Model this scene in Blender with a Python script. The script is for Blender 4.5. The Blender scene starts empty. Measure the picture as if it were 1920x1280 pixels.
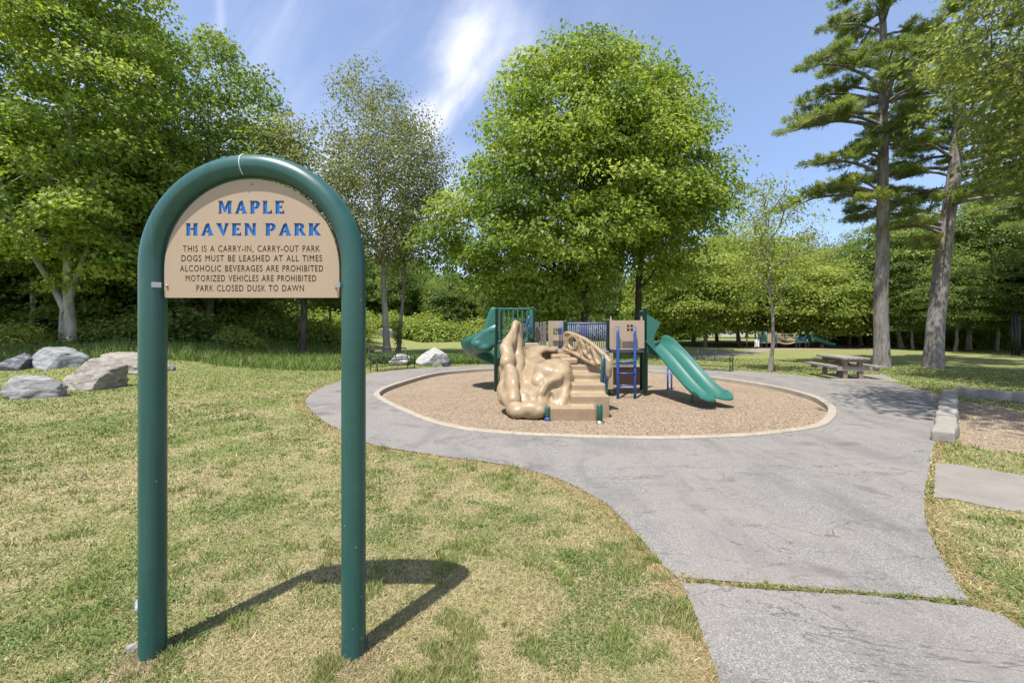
import bpy, bmesh, math, random
import numpy as np
from mathutils import Vector, Matrix, noise as mnoise
R = math.radians
sc = bpy.context.scene
col = sc.collection

# ------------------------------------------------------------------ camera, sky, sun, exposure
CAMH, F, HY = 1.9, 820.0, 613.0          # eye height, focal length and horizon row (on a 1920 px wide picture)
cam_d = bpy.data.cameras.new('camera')
cam_d.sensor_width = 36.0
cam_d.lens = 36.0 * F / 1920
cam_d.shift_y = (HY - 640) / 1920
cam_d.clip_end = 3000
cam = bpy.data.objects.new('camera', cam_d)
cam.location = (0, 0, CAMH)
cam.rotation_euler = (R(90), 0, 0)
col.objects.link(cam)
sc.camera = cam

SUN = Vector((-0.40, -0.59, 1.742)).normalized()
sun_d = bpy.data.lights.new('sun', 'SUN')
sun_d.energy = 4.2
sun_d.angle = R(0.53)
sun_d.color = (1.0, 0.955, 0.88)
sun = bpy.data.objects.new('sun', sun_d)
sun.rotation_euler = SUN.to_track_quat('Z', 'Y').to_euler()
sun.location = (-20, -30, 60)
col.objects.link(sun)

world = bpy.data.worlds.new('World')
sc.world = world
world.use_nodes = True
wt = world.node_tree
wt.nodes.clear()


class NT:
    """tiny helper to write node trees"""
    def __init__(s, tree):
        s.t = tree

    def new(s, typ, **kw):
        n = s.t.nodes.new(typ)
        for k, v in kw.items():
            setattr(n, k, v)
        return n

    def link(s, a, b):
        s.t.links.new(a, b)

    def put(s, sock, v):
        if hasattr(v, 'is_linked') or isinstance(v, bpy.types.NodeSocket):
            s.t.links.new(v, sock)
        else:
            sock.default_value = v

    def m(s, op, a, b=0.0, c=None, clamp=False):
        n = s.new('ShaderNodeMath', operation=op, use_clamp=clamp)
        s.put(n.inputs[0], a)
        s.put(n.inputs[1], b)
        if c is not None:
            s.put(n.inputs[2], c)
        return n.outputs[0]

    def mix(s, fac, a, b, blend='MIX'):
        n = s.new('ShaderNodeMix', data_type='RGBA', blend_type=blend)
        s.put(n.inputs[0], fac)
        for i, v in ((6, a), (7, b)):
            if isinstance(v, tuple) and len(v) == 3:
                v = (*v, 1)
            s.put(n.inputs[i], v)
        return n.outputs[2]

    def noise(s, vec, scale, detail=3.0, rough=0.55, dist=0.0):
        n = s.new('ShaderNodeTexNoise')
        if vec is not None:
            s.link(vec, n.inputs['Vector'])
        n.inputs['Scale'].default_value = scale
        n.inputs['Detail'].default_value = detail
        n.inputs['Roughness'].default_value = rough
        n.inputs['Distortion'].default_value = dist
        return n.outputs[0]

    def mapping(s, vec, scale=(1, 1, 1), rot=(0, 0, 0), loc=(0, 0, 0)):
        n = s.new('ShaderNodeMapping')
        s.link(vec, n.inputs[0])
        n.inputs[1].default_value = loc
        n.inputs[2].default_value = rot
        n.inputs[3].default_value = scale
        return n.outputs[0]

    def ramp(s, fac, stops, interp='LINEAR'):
        n = s.new('ShaderNodeValToRGB')
        s.link(fac, n.inputs[0])
        cr = n.color_ramp
        cr.interpolation = interp
        while len(cr.elements) < len(stops):
            cr.elements.new(0.5)
        for e, (p, c) in zip(cr.elements, stops):
            e.position = p
            e.color = (*c, 1) if len(c) == 3 else c
        return n.outputs[0]

    def rng(s, v, a, b, c=0.0, d=1.0):
        n = s.new('ShaderNodeMapRange', interpolation_type='SMOOTHSTEP')
        s.put(n.inputs[0], v)
        for i, q in enumerate((a, b, c, d)):
            n.inputs[i + 1].default_value = q
        return n.outputs[0]


def build_sky():
    n = NT(wt)
    out = n.new('ShaderNodeOutputWorld')
    bg = n.new('ShaderNodeBackground')
    sky = n.new('ShaderNodeTexSky', sky_type='NISHITA')
    sky.sun_disc = False
    sky.sun_elevation = math.asin(SUN.z)
    sky.sun_rotation = math.atan2(SUN.x, SUN.y)
    sky.air_density = 1.0
    sky.dust_density = 0.6
    sky.ozone_density = 1.6
    tc = n.new('ShaderNodeTexCoord')
    sep = n.new('ShaderNodeSeparateXYZ')
    n.link(tc.outputs['Generated'], sep.inputs[0])
    x, y, z = sep.outputs
    ys = n.m('MAXIMUM', y, 0.05)
    u = n.m('DIVIDE', x, ys)
    v = n.m('DIVIDE', z, ys)
    front = n.rng(y, 0.05, 0.3)
    # cirrus: coordinates along and across the streak
    cu, cv = -0.125, 0.565
    du = n.m('SUBTRACT', u, cu)
    dv = n.m('SUBTRACT', v, cv)
    al = n.m('ADD', n.m('MULTIPLY', du, 0.55), n.m('MULTIPLY', dv, 0.835))
    ac = n.m('SUBTRACT', n.m('MULTIPLY', du, 0.835), n.m('MULTIPLY', dv, 0.55))
    cmb = n.new('ShaderNodeCombineXYZ')
    n.link(al, cmb.inputs[0]); n.link(ac, cmb.inputs[1])
    st = n.mapping(cmb.outputs[0], scale=(4.0, 13.0, 1))
    wisp = n.noise(st, 0.9, 7.0, 0.6, 0.35)
    soft = n.noise(n.mapping(cmb.outputs[0], scale=(5, 7, 1), loc=(3.1, 1.7, 0)), 1.0, 6.0, 0.6, 0.4)
    acj = n.m('ADD', ac, n.m('MULTIPLY', n.m('SUBTRACT', soft, 0.5), 0.16))
    wid = n.m('ADD', 0.040, n.m('MULTIPLY', n.rng(al, -0.1, 0.16), 0.05))
    q = n.m('DIVIDE', acj, wid)
    core = n.m('POWER', 2.718, n.m('MULTIPLY', n.m('MULTIPLY', q, q), -1.0))
    win = n.m('MULTIPLY', n.rng(al, -0.34, -0.06), n.rng(al, 0.30, 0.08))
    main = n.m('MULTIPLY', n.m('MULTIPLY', core, win), n.rng(wisp, 0.14, 0.64))
    # thin veil over the middle and low sky
    veil = n.noise(n.mapping(cmb.outputs[0], scale=(1.6, 4.0, 1), loc=(0.7, 4.4, 0)), 1.0, 6.0, 0.55, 0.4)
    vw = n.m('MULTIPLY', n.rng(veil, 0.38, 0.78), n.rng(u, 0.55, -0.25))
    low = n.m('MULTIPLY', n.rng(v, 0.62, 0.2), n.m('MULTIPLY', n.rng(u, 0.05, -0.3), n.rng(veil, 0.2, 0.6)))
    # fine vertical vapour streak high at the left
    du2 = n.m('DIVIDE', n.m('ADD', n.m('ADD', u, 0.667), n.m('MULTIPLY', n.m('SUBTRACT', soft, 0.5), 0.03)), 0.011)
    trail = n.m('MULTIPLY', n.m('POWER', 2.718, n.m('MULTIPLY', n.m('MULTIPLY', du2, du2), -1.0)), n.rng(v, 0.58, 0.70))
    m = n.m('ADD', n.m('MULTIPLY', main, 0.86), n.m('MULTIPLY', vw, 0.32))
    m = n.m('ADD', m, n.m('MULTIPLY', low, 0.5))
    m = n.m('ADD', m, n.m('MULTIPLY', trail, 0.22))
    m = n.m('MULTIPLY', m, front, clamp=True)
    tint = n.mix(1.0, sky.outputs[0], (1.26, 1.10, 1.06), 'MULTIPLY')
    tint = n.mix(n.rng(v, 0.75, 0.05), tint, n.mix(1.0, tint, (0.60, 0.70, 0.82), 'MULTIPLY'))
    c = n.mix(m, tint, (5.0, 5.1, 5.7))
    n.link(c, bg.inputs[0])
    bg.inputs[1].default_value = 0.13
    n.link(bg.outputs[0], out.inputs[0])


build_sky()
sc.view_settings.view_transform = 'Standard'
sc.view_settings.look = 'None'
sc.view_settings.gamma = 1.0
sc.view_settings.exposure = 0.85
sc.cycles.max_bounces = 9
sc.cycles.diffuse_bounces = 5
sc.cycles.glossy_bounces = 2
sc.cycles.transmission_bounces = 6
sc.cycles.transparent_max_bounces = 12
sc.cycles.use_denoising = True


# ------------------------------------------------------------------ picture -> place helpers
def G(px, py, z=0.0):
    """point of the ground plane z seen at a picture position"""
    d = (CAMH - z) * F / (py - HY)
    return Vector(((px - 960) / F * d, d, z))


def W(px, py, Y):
    return Vector(((px - 960) / F * Y, Y, CAMH + (HY - py) / F * Y))


def smooth(a, b, t):
    t = np.clip((t - a) / (b - a), 0, 1)
    return t * t * (3 - 2 * t)


def hgt(x, y):
    x = np.asarray(x, float); y = np.asarray(y, float)
    h = 0.92 * smooth(13.2, 21, y) * smooth(-10.5, -17.5, x)
    return h


def hz(x, y):
    return float(hgt(x, y))


_perm = np.random.default_rng(5).random((256, 256))


def vnoise(x, y, scale, seed=0):
    x = np.asarray(x) * scale + seed * 17.3; y = np.asarray(y) * scale + seed * 9.1
    xi = np.floor(x).astype(int); yi = np.floor(y).astype(int)
    fx = x - xi; fy = y - yi
    fx = fx * fx * (3 - 2 * fx); fy = fy * fy * (3 - 2 * fy)
    g = lambda a, b: _perm[a & 255, b & 255]
    return (g(xi, yi) * (1 - fx) + g(xi + 1, yi) * fx) * (1 - fy) + (g(xi, yi + 1) * (1 - fx) + g(xi + 1, yi + 1) * fx) * fy


def fbm(x, y, scale, seed=0, o=4):
    s = 0; a = 0.5; t = 0
    for k in range(o):
        s = s + a * vnoise(x, y, scale * 2 ** k, seed + k); t += a; a *= 0.55
    return s / t


def catmull(P, n=6, closed=True):
    P = [np.array(p, float) for p in P]
    out = []
    N = len(P)
    for i in range(N if closed else N - 1):
        if closed:
            p0, p1, p2, p3 = P[i - 1], P[i], P[(i + 1) % N], P[(i + 2) % N]
        else:
            p0, p1, p2, p3 = P[max(i - 1, 0)], P[i], P[i + 1], P[min(i + 2, N - 1)]
        for k in range(n):
            t = k / n
            out.append(0.5 * (2 * p1 + (p2 - p0) * t + (2 * p0 - 5 * p1 + 4 * p2 - p3) * t * t + (3 * p1 - p0 - 3 * p2 + p3) * t ** 3))
    if not closed:
        out.append(P[-1])
    return np.array(out)


def inside(poly, x, y):
    poly = np.asarray(poly)[:, :2]
    r = np.zeros(len(x), bool)
    j = len(poly) - 1
    for i in range(len(poly)):
        xi, yi = poly[i]; xj, yj = poly[j]
        c = ((yi > y) != (yj > y)) & (x < (xj - xi) * (y - yi) / (yj - yi + 1e-12) + xi)
        r ^= c
        j = i
    return r


def edge_dist(poly, x, y):
    poly = np.asarray(poly)[:, :2]
    d = np.full(len(x), 1e9)
    for i in range(len(poly)):
        a = poly[i - 1]; b = poly[i]
        ab = b - a; L = ab @ ab + 1e-9
        t = np.clip(((x - a[0]) * ab[0] + (y - a[1]) * ab[1]) / L, 0, 1)
        d = np.minimum(d, (x - a[0] - t * ab[0]) ** 2 + (y - a[1] - t * ab[1]) ** 2)
    return np.sqrt(d)


# ------------------------------------------------------------------ scene graph helpers
def tag(o, label=None, cat=None, group=None, kind=None):
    if label: o['label'] = label
    if cat: o['category'] = cat
    if group: o['group'] = group
    if kind: o['kind'] = kind
    return o


def empty(name, loc=(0, 0, 0), rz=0.0):
    o = bpy.data.objects.new(name, None)
    o.empty_display_size = 0.2
    o.location = loc
    o.rotation_euler = (0, 0, rz)
    col.objects.link(o)
    return o


def copy_tree(o, parent=None):
    c = o.copy()
    col.objects.link(c)
    c.parent = parent
    for ch in list(o.children):
        copy_tree(ch, c)
    return c


class MB:
    """collects shapes and links them as ONE mesh object"""
    def __init__(s):
        s.v = []; s.f = []; s.n = 0

    def add(s, V, Fs):
        V = np.asarray(V, float).reshape(-1, 3)
        s.v.append(V)
        if isinstance(Fs, np.ndarray):
            s.f.append(Fs + s.n)
        else:
            by = {}
            for q in Fs:
                by.setdefault(len(q), []).append(q)
            for q in by.values():
                s.f.append(np.array(q, int) + s.n)
        s.n += len(V)
        return s

    def box(s, c, size, rz=0.0, M=None):
        a, b, d = (q / 2 for q in size)
        V = np.array([(-a, -b, -d), (a, -b, -d), (a, b, -d), (-a, b, -d), (-a, -b, d), (a, -b, d), (a, b, d), (-a, b, d)])
        if M is None:
            cs, sn = math.cos(rz), math.sin(rz)
            M = np.array([[cs, -sn, 0], [sn, cs, 0], [0, 0, 1]])
        V = V @ np.asarray(M).T + np.array(c)
        return s.add(V, [(0, 3, 2, 1), (4, 5, 6, 7), (0, 1, 5, 4), (1, 2, 6, 5), (2, 3, 7, 6), (3, 0, 4, 7)])

    def bar(s, a, b, w, t, up=(0, 0, 1)):
        """rectangular bar from a to b"""
        a = Vector(a); b = Vector(b)
        d = (b - a); L = d.length; d.normalize()
        side = d.cross(Vector(up))
        if side.length < 1e-4: side = d.cross(Vector((1, 0, 0)))
        side.normalize()
        u = side.cross(d)
        M = np.array([[d.x, side.x, u.x], [d.y, side.y, u.y], [d.z, side.z, u.z]])
        return s.box((a + b) / 2, (L, w, t), M=M)

    def tube(s, pts, rad, k=8, cap=True):
        P = np.asarray([tuple(p) for p in pts], float)
        n = len(P)
        rad = np.full(n, rad) if np.isscalar(rad) else np.asarray(rad, float)
        T = np.gradient(P, axis=0)
        T /= np.linalg.norm(T, axis=1)[:, None] + 1e-12
        ref = np.array([0, 0, 1.0]) if abs(T[0, 2]) < 0.9 else np.array([1.0, 0, 0])
        A = np.cross(T[0], ref); A /= np.linalg.norm(A)
        ang = np.linspace(0, 2 * np.pi, k, endpoint=False)
        V = np.empty((n, k, 3))
        for i in range(n):
            A = A - T[i] * (A @ T[i]); A /= np.linalg.norm(A) + 1e-12
            B = np.cross(T[i], A)
            V[i] = P[i] + rad[i] * (np.cos(ang)[:, None] * A + np.sin(ang)[:, None] * B)
        i = np.arange(n - 1)[:, None] * k; j = np.arange(k)[None]
        Fq = np.stack([i + j, i + (j + 1) % k, i + k + (j + 1) % k, i + k + j], -1).reshape(-1, 4)
        fs = [tuple(r) for r in Fq]
        if cap:
            fs += [tuple(range(k - 1, -1, -1)), tuple((n - 1) * k + j for j in range(k))]
        return s.add(V.reshape(-1, 3), fs)

    def ell(s, c, r, M=None, seg=14, rings=9):
        th = np.linspace(0, np.pi, rings + 1)[1:-1]
        ph = np.linspace(0, 2 * np.pi, seg, endpoint=False)
        V = [(0, 0, 1.0)] + [(math.sin(t) * math.cos(p), math.sin(t) * math.sin(p), math.cos(t)) for t in th for p in ph] + [(0, 0, -1.0)]
        V = np.array(V) * np.array(r)
        if M is not None: V = V @ np.asarray(M).T
        V = V + np.array(c)
        fs = []
        nr = len(th)
        for p in range(seg):
            fs.append((0, 1 + p, 1 + (p + 1) % seg))
            for t in range(nr - 1):
                a = 1 + t * seg
                fs.append((a + p, a + seg + p, a + seg + (p + 1) % seg, a + (p + 1) % seg))
            a = 1 + (nr - 1) * seg
            fs.append((a + p, len(V) - 1, a + (p + 1) % seg))
        return s.add(V, fs)

    def lathe(s, c, prof, k=20):
        P = [(r * math.cos(2 * math.pi * j / k), r * math.sin(2 * math.pi * j / k), z) for r, z in prof for j in range(k)]
        fs = []
        for i in range(len(prof) - 1):
            for j in range(k):
                fs.append((i * k + j, i * k + (j + 1) % k, (i + 1) * k + (j + 1) % k, (i + 1) * k + j))
        fs.append(tuple(range(k - 1, -1, -1)))
        fs.append(tuple((len(prof) - 1) * k + j for j in range(k)))
        return s.add(np.array(P) + np.array(c), fs)

    def prism(s, poly, o, ex, ey, ez, t):
        """polygon in the (ex, ey) plane at o, thickened by t along ez (centred)"""
        o, ex, ey, ez = (np.array(q, float) for q in (o, ex, ey, ez))
        n = len(poly)
        V = [o + ex * a + ey * b + ez * k for k in (-t / 2, t / 2) for a, b in poly]
        fs = [tuple(range(n - 1, -1, -1)), tuple(range(n, 2 * n))]
        fs += [(i, (i + 1) % n, n + (i + 1) % n, n + i) for i in range(n)]
        return s.add(V, fs)

    def sheet(s, grid):
        """grid of points [i][j] -> quads"""
        g = np.asarray(grid, float)
        a, b = g.shape[:2]
        i = np.arange(a - 1)[:, None] * b; j = np.arange(b - 1)[None]
        return s.add(g.reshape(-1, 3), np.stack([i + j, i + j + 1, i + b + j + 1, i + b + j], -1).reshape(-1, 4))

    def mesh(s, name):
        V = np.concatenate(s.v).astype(np.float32)
        me = bpy.data.meshes.new(name)
        me.vertices.add(len(V))
        me.vertices.foreach_set('co', V.ravel())
        L = np.concatenate([f.ravel() for f in s.f]).astype(np.int32)
        tot = np.concatenate([np.full(len(f), f.shape[1]) for f in s.f])
        st = np.concatenate([[0], np.cumsum(tot)[:-1]]).astype(np.int32)
        me.loops.add(len(L))
        me.loops.foreach_set('vertex_index', L)
        me.polygons.add(len(tot))
        me.polygons.foreach_set('loop_start', st)
        me.update(calc_edges=True)
        return me

    def build(s, name, mat, parent=None, smooth=False, bevel=0.0, seg=2, recalc=False):
        me = s.mesh(name)
        if recalc:
            bm = bmesh.new(); bm.from_mesh(me)
            bmesh.ops.recalc_face_normals(bm, faces=bm.faces)
            bm.to_mesh(me); bm.free()
        return link(name, me, mat, parent, smooth, bevel, seg)


def link(name, me, mat, parent=None, smooth=False, bevel=0.0, seg=2):
    me.materials.append(mat)
    me.polygons.foreach_set('use_smooth', np.full(len(me.polygons), bool(smooth)))
    o = bpy.data.objects.new(name, me)
    col.objects.link(o)
    o.parent = parent
    if bevel:
        b = o.modifiers.new('b', 'BEVEL')
        b.width = bevel; b.segments = seg; b.limit_method = 'ANGLE'; b.angle_limit = R(35)
    return o


def facecolor(me, rgb):
    a = me.attributes.new('tone', 'FLOAT_COLOR', 'FACE')
    a.data.foreach_set('color', np.concatenate([rgb, np.ones((len(rgb), 1))], 1).astype(np.float32).ravel())


def facefloat(me, v):
    a = me.attributes.new('vary', 'FLOAT', 'FACE')
    a.data.foreach_set('value', np.asarray(v, np.float32))


# ------------------------------------------------------------------ materials
def newmat(name):
    m = bpy.data.materials.new(name)
    m.use_nodes = True
    m.node_tree.nodes.clear()
    n = NT(m.node_tree)
    out = n.new('ShaderNodeOutputMaterial')
    b = n.new('ShaderNodeBsdfPrincipled')
    n.link(b.outputs[0], out.inputs[0])
    return m, n, b, out


def bump(n, b, h, strength=0.3, dist=0.02):
    q = n.new('ShaderNodeBump')
    q.inputs['Strength'].default_value = strength
    q.inputs['Distance'].default_value = dist
    n.link(h, q.inputs['Height'])
    n.link(q.outputs[0], b.inputs['Normal'])


def objco(n):
    return n.new('ShaderNodeTexCoord').outputs['Object']


def geopos(n):
    return n.new('ShaderNodeNewGeometry').outputs['Position']


def paint(name, c, rough=0.4, var=0.12, scale=6.0, spec=0.5, metal=0.0, bstr=0.05, dust=None, coat=0.0, flecks=False):
    m, n, b, _ = newmat(name)
    co = geopos(n)
    f = n.noise(co, scale, 5, 0.6)
    g = n.noise(co, scale * 9, 3, 0.6)
    f2 = n.m('ADD', n.m('MULTIPLY', f, 0.7), n.m('MULTIPLY', g, 0.3))
    lo = tuple(q * (1 - var) for q in c); hi = tuple(min(1, q * (1 + var)) for q in c)
    colr = n.ramp(f2, [(0.3, lo), (0.7, hi)])
    if dust:
        colr = n.mix(n.m('MULTIPLY', n.rng(n.noise(co, scale * 2.3, 6, 0.7), 0.5, 0.75), dust[1]), colr, dust[0])
    if flecks:                                  # weather streaks and chipped paint low on the posts
        sk = n.noise(n.mapping(co, scale=(26, 26, 0.9)), 1.0, 5, 0.65)
        colr = n.mix(n.m('MULTIPLY', n.rng(sk, 0.5, 0.75), 0.5), colr, (0.05, 0.115, 0.10))
        bl = n.noise(n.mapping(co, scale=(5, 5, 2)), 1.3, 6, 0.7)
        colr = n.mix(n.m('MULTIPLY', n.rng(bl, 0.52, 0.72), 0.4), colr, (0.012, 0.055, 0.048))
        vo = n.new('ShaderNodeTexVoronoi'); n.link(n.mapping(co, scale=(1, 1, 0.6)), vo.inputs['Vector']); vo.inputs['Scale'].default_value = 46
        sx = n.new('ShaderNodeSeparateXYZ'); n.link(co, sx.inputs[0])
        sc_ = n.new('ShaderNodeSeparateColor'); n.link(vo.outputs['Color'], sc_.inputs[0])
        low = n.m('ADD', n.m('MULTIPLY', n.rng(sx.outputs[2], 0.5, 0.02), 0.6), 0.035)
        k = n.m('MULTIPLY', n.m('LESS_THAN', sc_.outputs[0], low), n.m('LESS_THAN', vo.outputs['Distance'], n.m('MULTIPLY', sc_.outputs[1], 0.20)))
        colr = n.mix(k, colr, (0.30, 0.36, 0.34))
    n.link(colr, b.inputs['Base Color'])
    n.link(n.m('ADD', rough - 0.06, n.m('MULTIPLY', f2, 0.12)), b.inputs['Roughness'])
    b.inputs['Specular IOR Level'].default_value = spec
    b.inputs['Metallic'].default_value = metal
    b.inputs['Coat Weight'].default_value = coat
    if bstr: bump(n, b, g, bstr, 0.01)
    return m


def leafmat(name, stops, trans=0.34, rough=0.5):
    m, n, b, out = newmat(name)
    at = n.new('ShaderNodeAttribute', attribute_name='vary')
    c = n.ramp(at.outputs['Fac'], stops)
    n.link(c, b.inputs['Base Color'])
    b.inputs['Roughness'].default_value = rough
    b.inputs['Specular IOR Level'].default_value = 0.35
    t = n.new('ShaderNodeBsdfTranslucent')
    n.link(n.mix(1.0, c, (1.45, 1.35, 0.6), 'MULTIPLY'), t.inputs[0])
    mx = n.new('ShaderNodeMixShader')
    mx.inputs[0].default_value = trans
    n.link(b.outputs[0], mx.inputs[1]); n.link(t.outputs[0], mx.inputs[2])
    n.link(mx.outputs[0], out.inputs[0])
    return m


def bark(name, c1, c2, vscale=1.0):
    m, n, b, _ = newmat(name)
    co = n.mapping(geopos(n), scale=(9 * vscale, 9 * vscale, 1.6 * vscale))
    f = n.noise(co, 1.4, 7, 0.68, 0.6)
    g = n.noise(geopos(n), 1.1, 4, 0.6)
    n.link(n.mix(n.m('MULTIPLY', n.rng(g, 0.45, 0.7), 0.45), n.ramp(f, [(0.3, c1), (0.66, c2)]), tuple(q * 1.25 for q in c2)), b.inputs['Base Color'])
    b.inputs['Roughness'].default_value = 0.9
    b.inputs['Specular IOR Level'].default_value = 0.2
    bump(n, b, f, 0.9, 0.05)
    return m


M = {}
M['sign_green'] = paint('sign_green_enamel', (0.019, 0.080, 0.069), 0.34, 0.10, 3.0, 0.5, bstr=0.02, dust=((0.05, 0.12, 0.105), 0.35), flecks=True)
M['play_green'] = paint('green_powder_coat', (0.012, 0.075, 0.058), 0.4, 0.1, 3.0)
M['plastic_green'] = paint('green_moulded_plastic', (0.024, 0.118, 0.090), 0.36, 0.09, 2.5, 0.5, bstr=0.02)
M['board_tan'] = paint('tan_plastic_board', (0.38, 0.285, 0.20), 0.55, 0.05, 4.0, 0.35, bstr=0.03)
M['tan'] = paint('tan_moulded_plastic', (0.295, 0.218, 0.132), 0.43, 0.15, 2.5, 0.4, bstr=0.12, dust=((0.20, 0.14, 0.085), 0.75))
M['tan_panel'] = paint('tan_play_panel', (0.37, 0.28, 0.195), 0.5, 0.05, 2.5)
M['brown_panel'] = paint('red_brown_panel', (0.20, 0.105, 0.07), 0.5, 0.1, 2.5)
M['grey_deck'] = paint('grey_brown_coated_deck', (0.20, 0.175, 0.16), 0.6, 0.1, 5.0)
M['plum'] = paint('plum_grey_plastic', (0.15, 0.115, 0.115), 0.55, 0.1, 3.0)
M['blue'] = paint('blue_powder_coat', (0.018, 0.066, 0.23), 0.38, 0.12, 4.0)
M['bar_blue'] = paint('faded_blue_bars', (0.12, 0.135, 0.27), 0.5, 0.1, 4.0)
M['letter_blue'] = paint('routed_blue_paint', (0.022, 0.13, 0.42), 0.8, 0.06, 6.0, 0.15)
M['letter_brown'] = paint('routed_brown_paint', (0.028, 0.019, 0.013), 0.8, 0.1, 6.0)
M['steel'] = paint('weathered_steel', (0.42, 0.40, 0.38), 0.35, 0.12, 20.0, metal=0.85)
M['scratch'] = paint('chipped_white_paint', (0.62, 0.68, 0.66), 0.7, 0.1, 30.0)
M['black'] = paint('black_coated_steel', (0.018, 0.019, 0.021), 0.45, 0.15, 8.0)
M['red'] = paint('dark_red_plastic', (0.16, 0.02, 0.03), 0.5, 0.1, 5.0)
M['concrete'] = paint('pale_cast_concrete', (0.335, 0.295, 0.235), 0.85, 0.16, 3.0, 0.2, bstr=0.4, dust=((0.22, 0.185, 0.145), 0.5))
M['slab'] = paint('grey_concrete_slab', (0.225, 0.205, 0.18), 0.88, 0.14, 2.0, 0.2, bstr=0.35, dust=((0.165, 0.15, 0.13), 0.6))
M['block'] = paint('split_concrete_block', (0.26, 0.242, 0.212), 0.9, 0.22, 6.0, 0.2, bstr=0.5)
M['white_wall'] = paint('white_clapboard', (0.72, 0.73, 0.74), 0.6, 0.06, 2.0)
M['roof'] = paint('grey_shingle', (0.12, 0.12, 0.125), 0.8, 0.2, 8.0)
M['canvas_grey'] = paint('grey_canvas', (0.17, 0.165, 0.17), 0.8, 0.12, 2.0)
M['pane'] = paint('dark_window_pane', (0.03, 0.035, 0.04), 0.15, 0.1, 2.0)
M['clear'] = paint('crumpled_clear_plastic', (0.30, 0.34, 0.38), 0.12, 0.3, 30.0, 0.8)
M['bin'] = paint('brown_black_barrel', (0.035, 0.03, 0.025), 0.6, 0.2, 6.0)
M['fence'] = paint('galvanised_wire', (0.33, 0.34, 0.34), 0.4, 0.1, 8.0, metal=0.6)

BARK_GREY = bark('grey_maple_bark', (0.075, 0.062, 0.05), (0.30, 0.265, 0.225))
BARK_DARK = bark('dark_bark', (0.028, 0.023, 0.018), (0.105, 0.088, 0.07))
BARK_PINE = bark('pine_bark', (0.075, 0.066, 0.062), (0.29, 0.265, 0.25), 0.8)
BARK_PALE = bark('pale_smooth_bark', (0.16, 0.145, 0.12), (0.43, 0.40, 0.35), 0.7)

LEAF_BRIGHT = leafmat('bright_maple_leaves', [(0.0, (0.09, 0.16, 0.025)), (0.4, (0.205, 0.30, 0.05)), (0.75, (0.305, 0.39, 0.07)), (1.0, (0.41, 0.475, 0.11))], 0.5)
LEAF_MID = leafmat('mid_green_leaves', [(0.0, (0.08, 0.145, 0.035)), (0.5, (0.175, 0.26, 0.062)), (1.0, (0.31, 0.39, 0.11))], 0.5)
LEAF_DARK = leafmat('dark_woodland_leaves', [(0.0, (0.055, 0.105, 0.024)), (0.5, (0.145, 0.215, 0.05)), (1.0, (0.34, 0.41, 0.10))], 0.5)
LEAF_LIME = leafmat('young_lime_leaves', [(0.0, (0.145, 0.205, 0.042)), (0.5, (0.27, 0.345, 0.072)), (1.0, (0.41, 0.455, 0.125))], 0.5)
LEAF_OLIVE = leafmat('small_olive_leaves', [(0.0, (0.11, 0.14, 0.055)), (0.5, (0.21, 0.24, 0.095)), (1.0, (0.32, 0.345, 0.155))], 0.44)
LEAF_GREY = leafmat('silvery_green_leaves', [(0.0, (0.11, 0.155, 0.055)), (0.5, (0.23, 0.29, 0.105)), (0.9, (0.36, 0.40, 0.17)), (1.0, (0.36, 0.45, 0.08))], 0.5, 0.4)
NEEDLE = leafmat('pine_needles', [(0.0, (0.09, 0.135, 0.045)), (0.5, (0.225, 0.30, 0.095)), (0.85, (0.34, 0.41, 0.14)), (1.0, (0.44, 0.45, 0.16))], 0.48, 0.55)


def tonemat(name, trans=0.25, rough=0.75):
    m, n, b, out = newmat(name)
    at = n.new('ShaderNodeAttribute', attribute_name='tone')
    n.link(at.outputs['Color'], b.inputs['Base Color'])
    b.inputs['Roughness'].default_value = rough
    b.inputs['Specular IOR Level'].default_value = 0.15
    if trans:
        t = n.new('ShaderNodeBsdfTranslucent')
        n.link(at.outputs['Color'], t.inputs[0])
        mx = n.new('ShaderNodeMixShader')
        mx.inputs[0].default_value = trans
        n.link(b.outputs[0], mx.inputs[1]); n.link(t.outputs[0], mx.inputs[2])
        n.link(mx.outputs[0], out.inputs[0])
    return m


BLADE = tonemat('grass_blades')
CHIPM = tonemat('wood_chip_pieces', 0.0, 0.8)


def groundmat():
    m, n, b, _ = newmat('lawn_soil')
    at = n.new('ShaderNodeAttribute', attribute_name='tone')
    p = geopos(n)
    f = n.noise(p, 38, 4, 0.7)
    g = n.noise(p, 5.5, 5, 0.65)
    k = n.m('ADD', n.m('MULTIPLY', n.rng(f, 0.25, 0.75), 0.75), n.m('MULTIPLY', g, 0.5))
    k = n.m('ADD', k, 0.34)
    cmb = n.new('ShaderNodeCombineColor')
    for i in range(3): n.link(k, cmb.inputs[i])
    n.link(n.mix(1.0, at.outputs['Color'], cmb.outputs[0], 'MULTIPLY'), b.inputs['Base Color'])
    b.inputs['Roughness'].default_value = 0.95
    b.inputs['Specular IOR Level'].default_value = 0.1
    bump(n, b, n.m('ADD', f, n.m('MULTIPLY', g, 2.0)), 0.9, 0.05)
    return m


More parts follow.
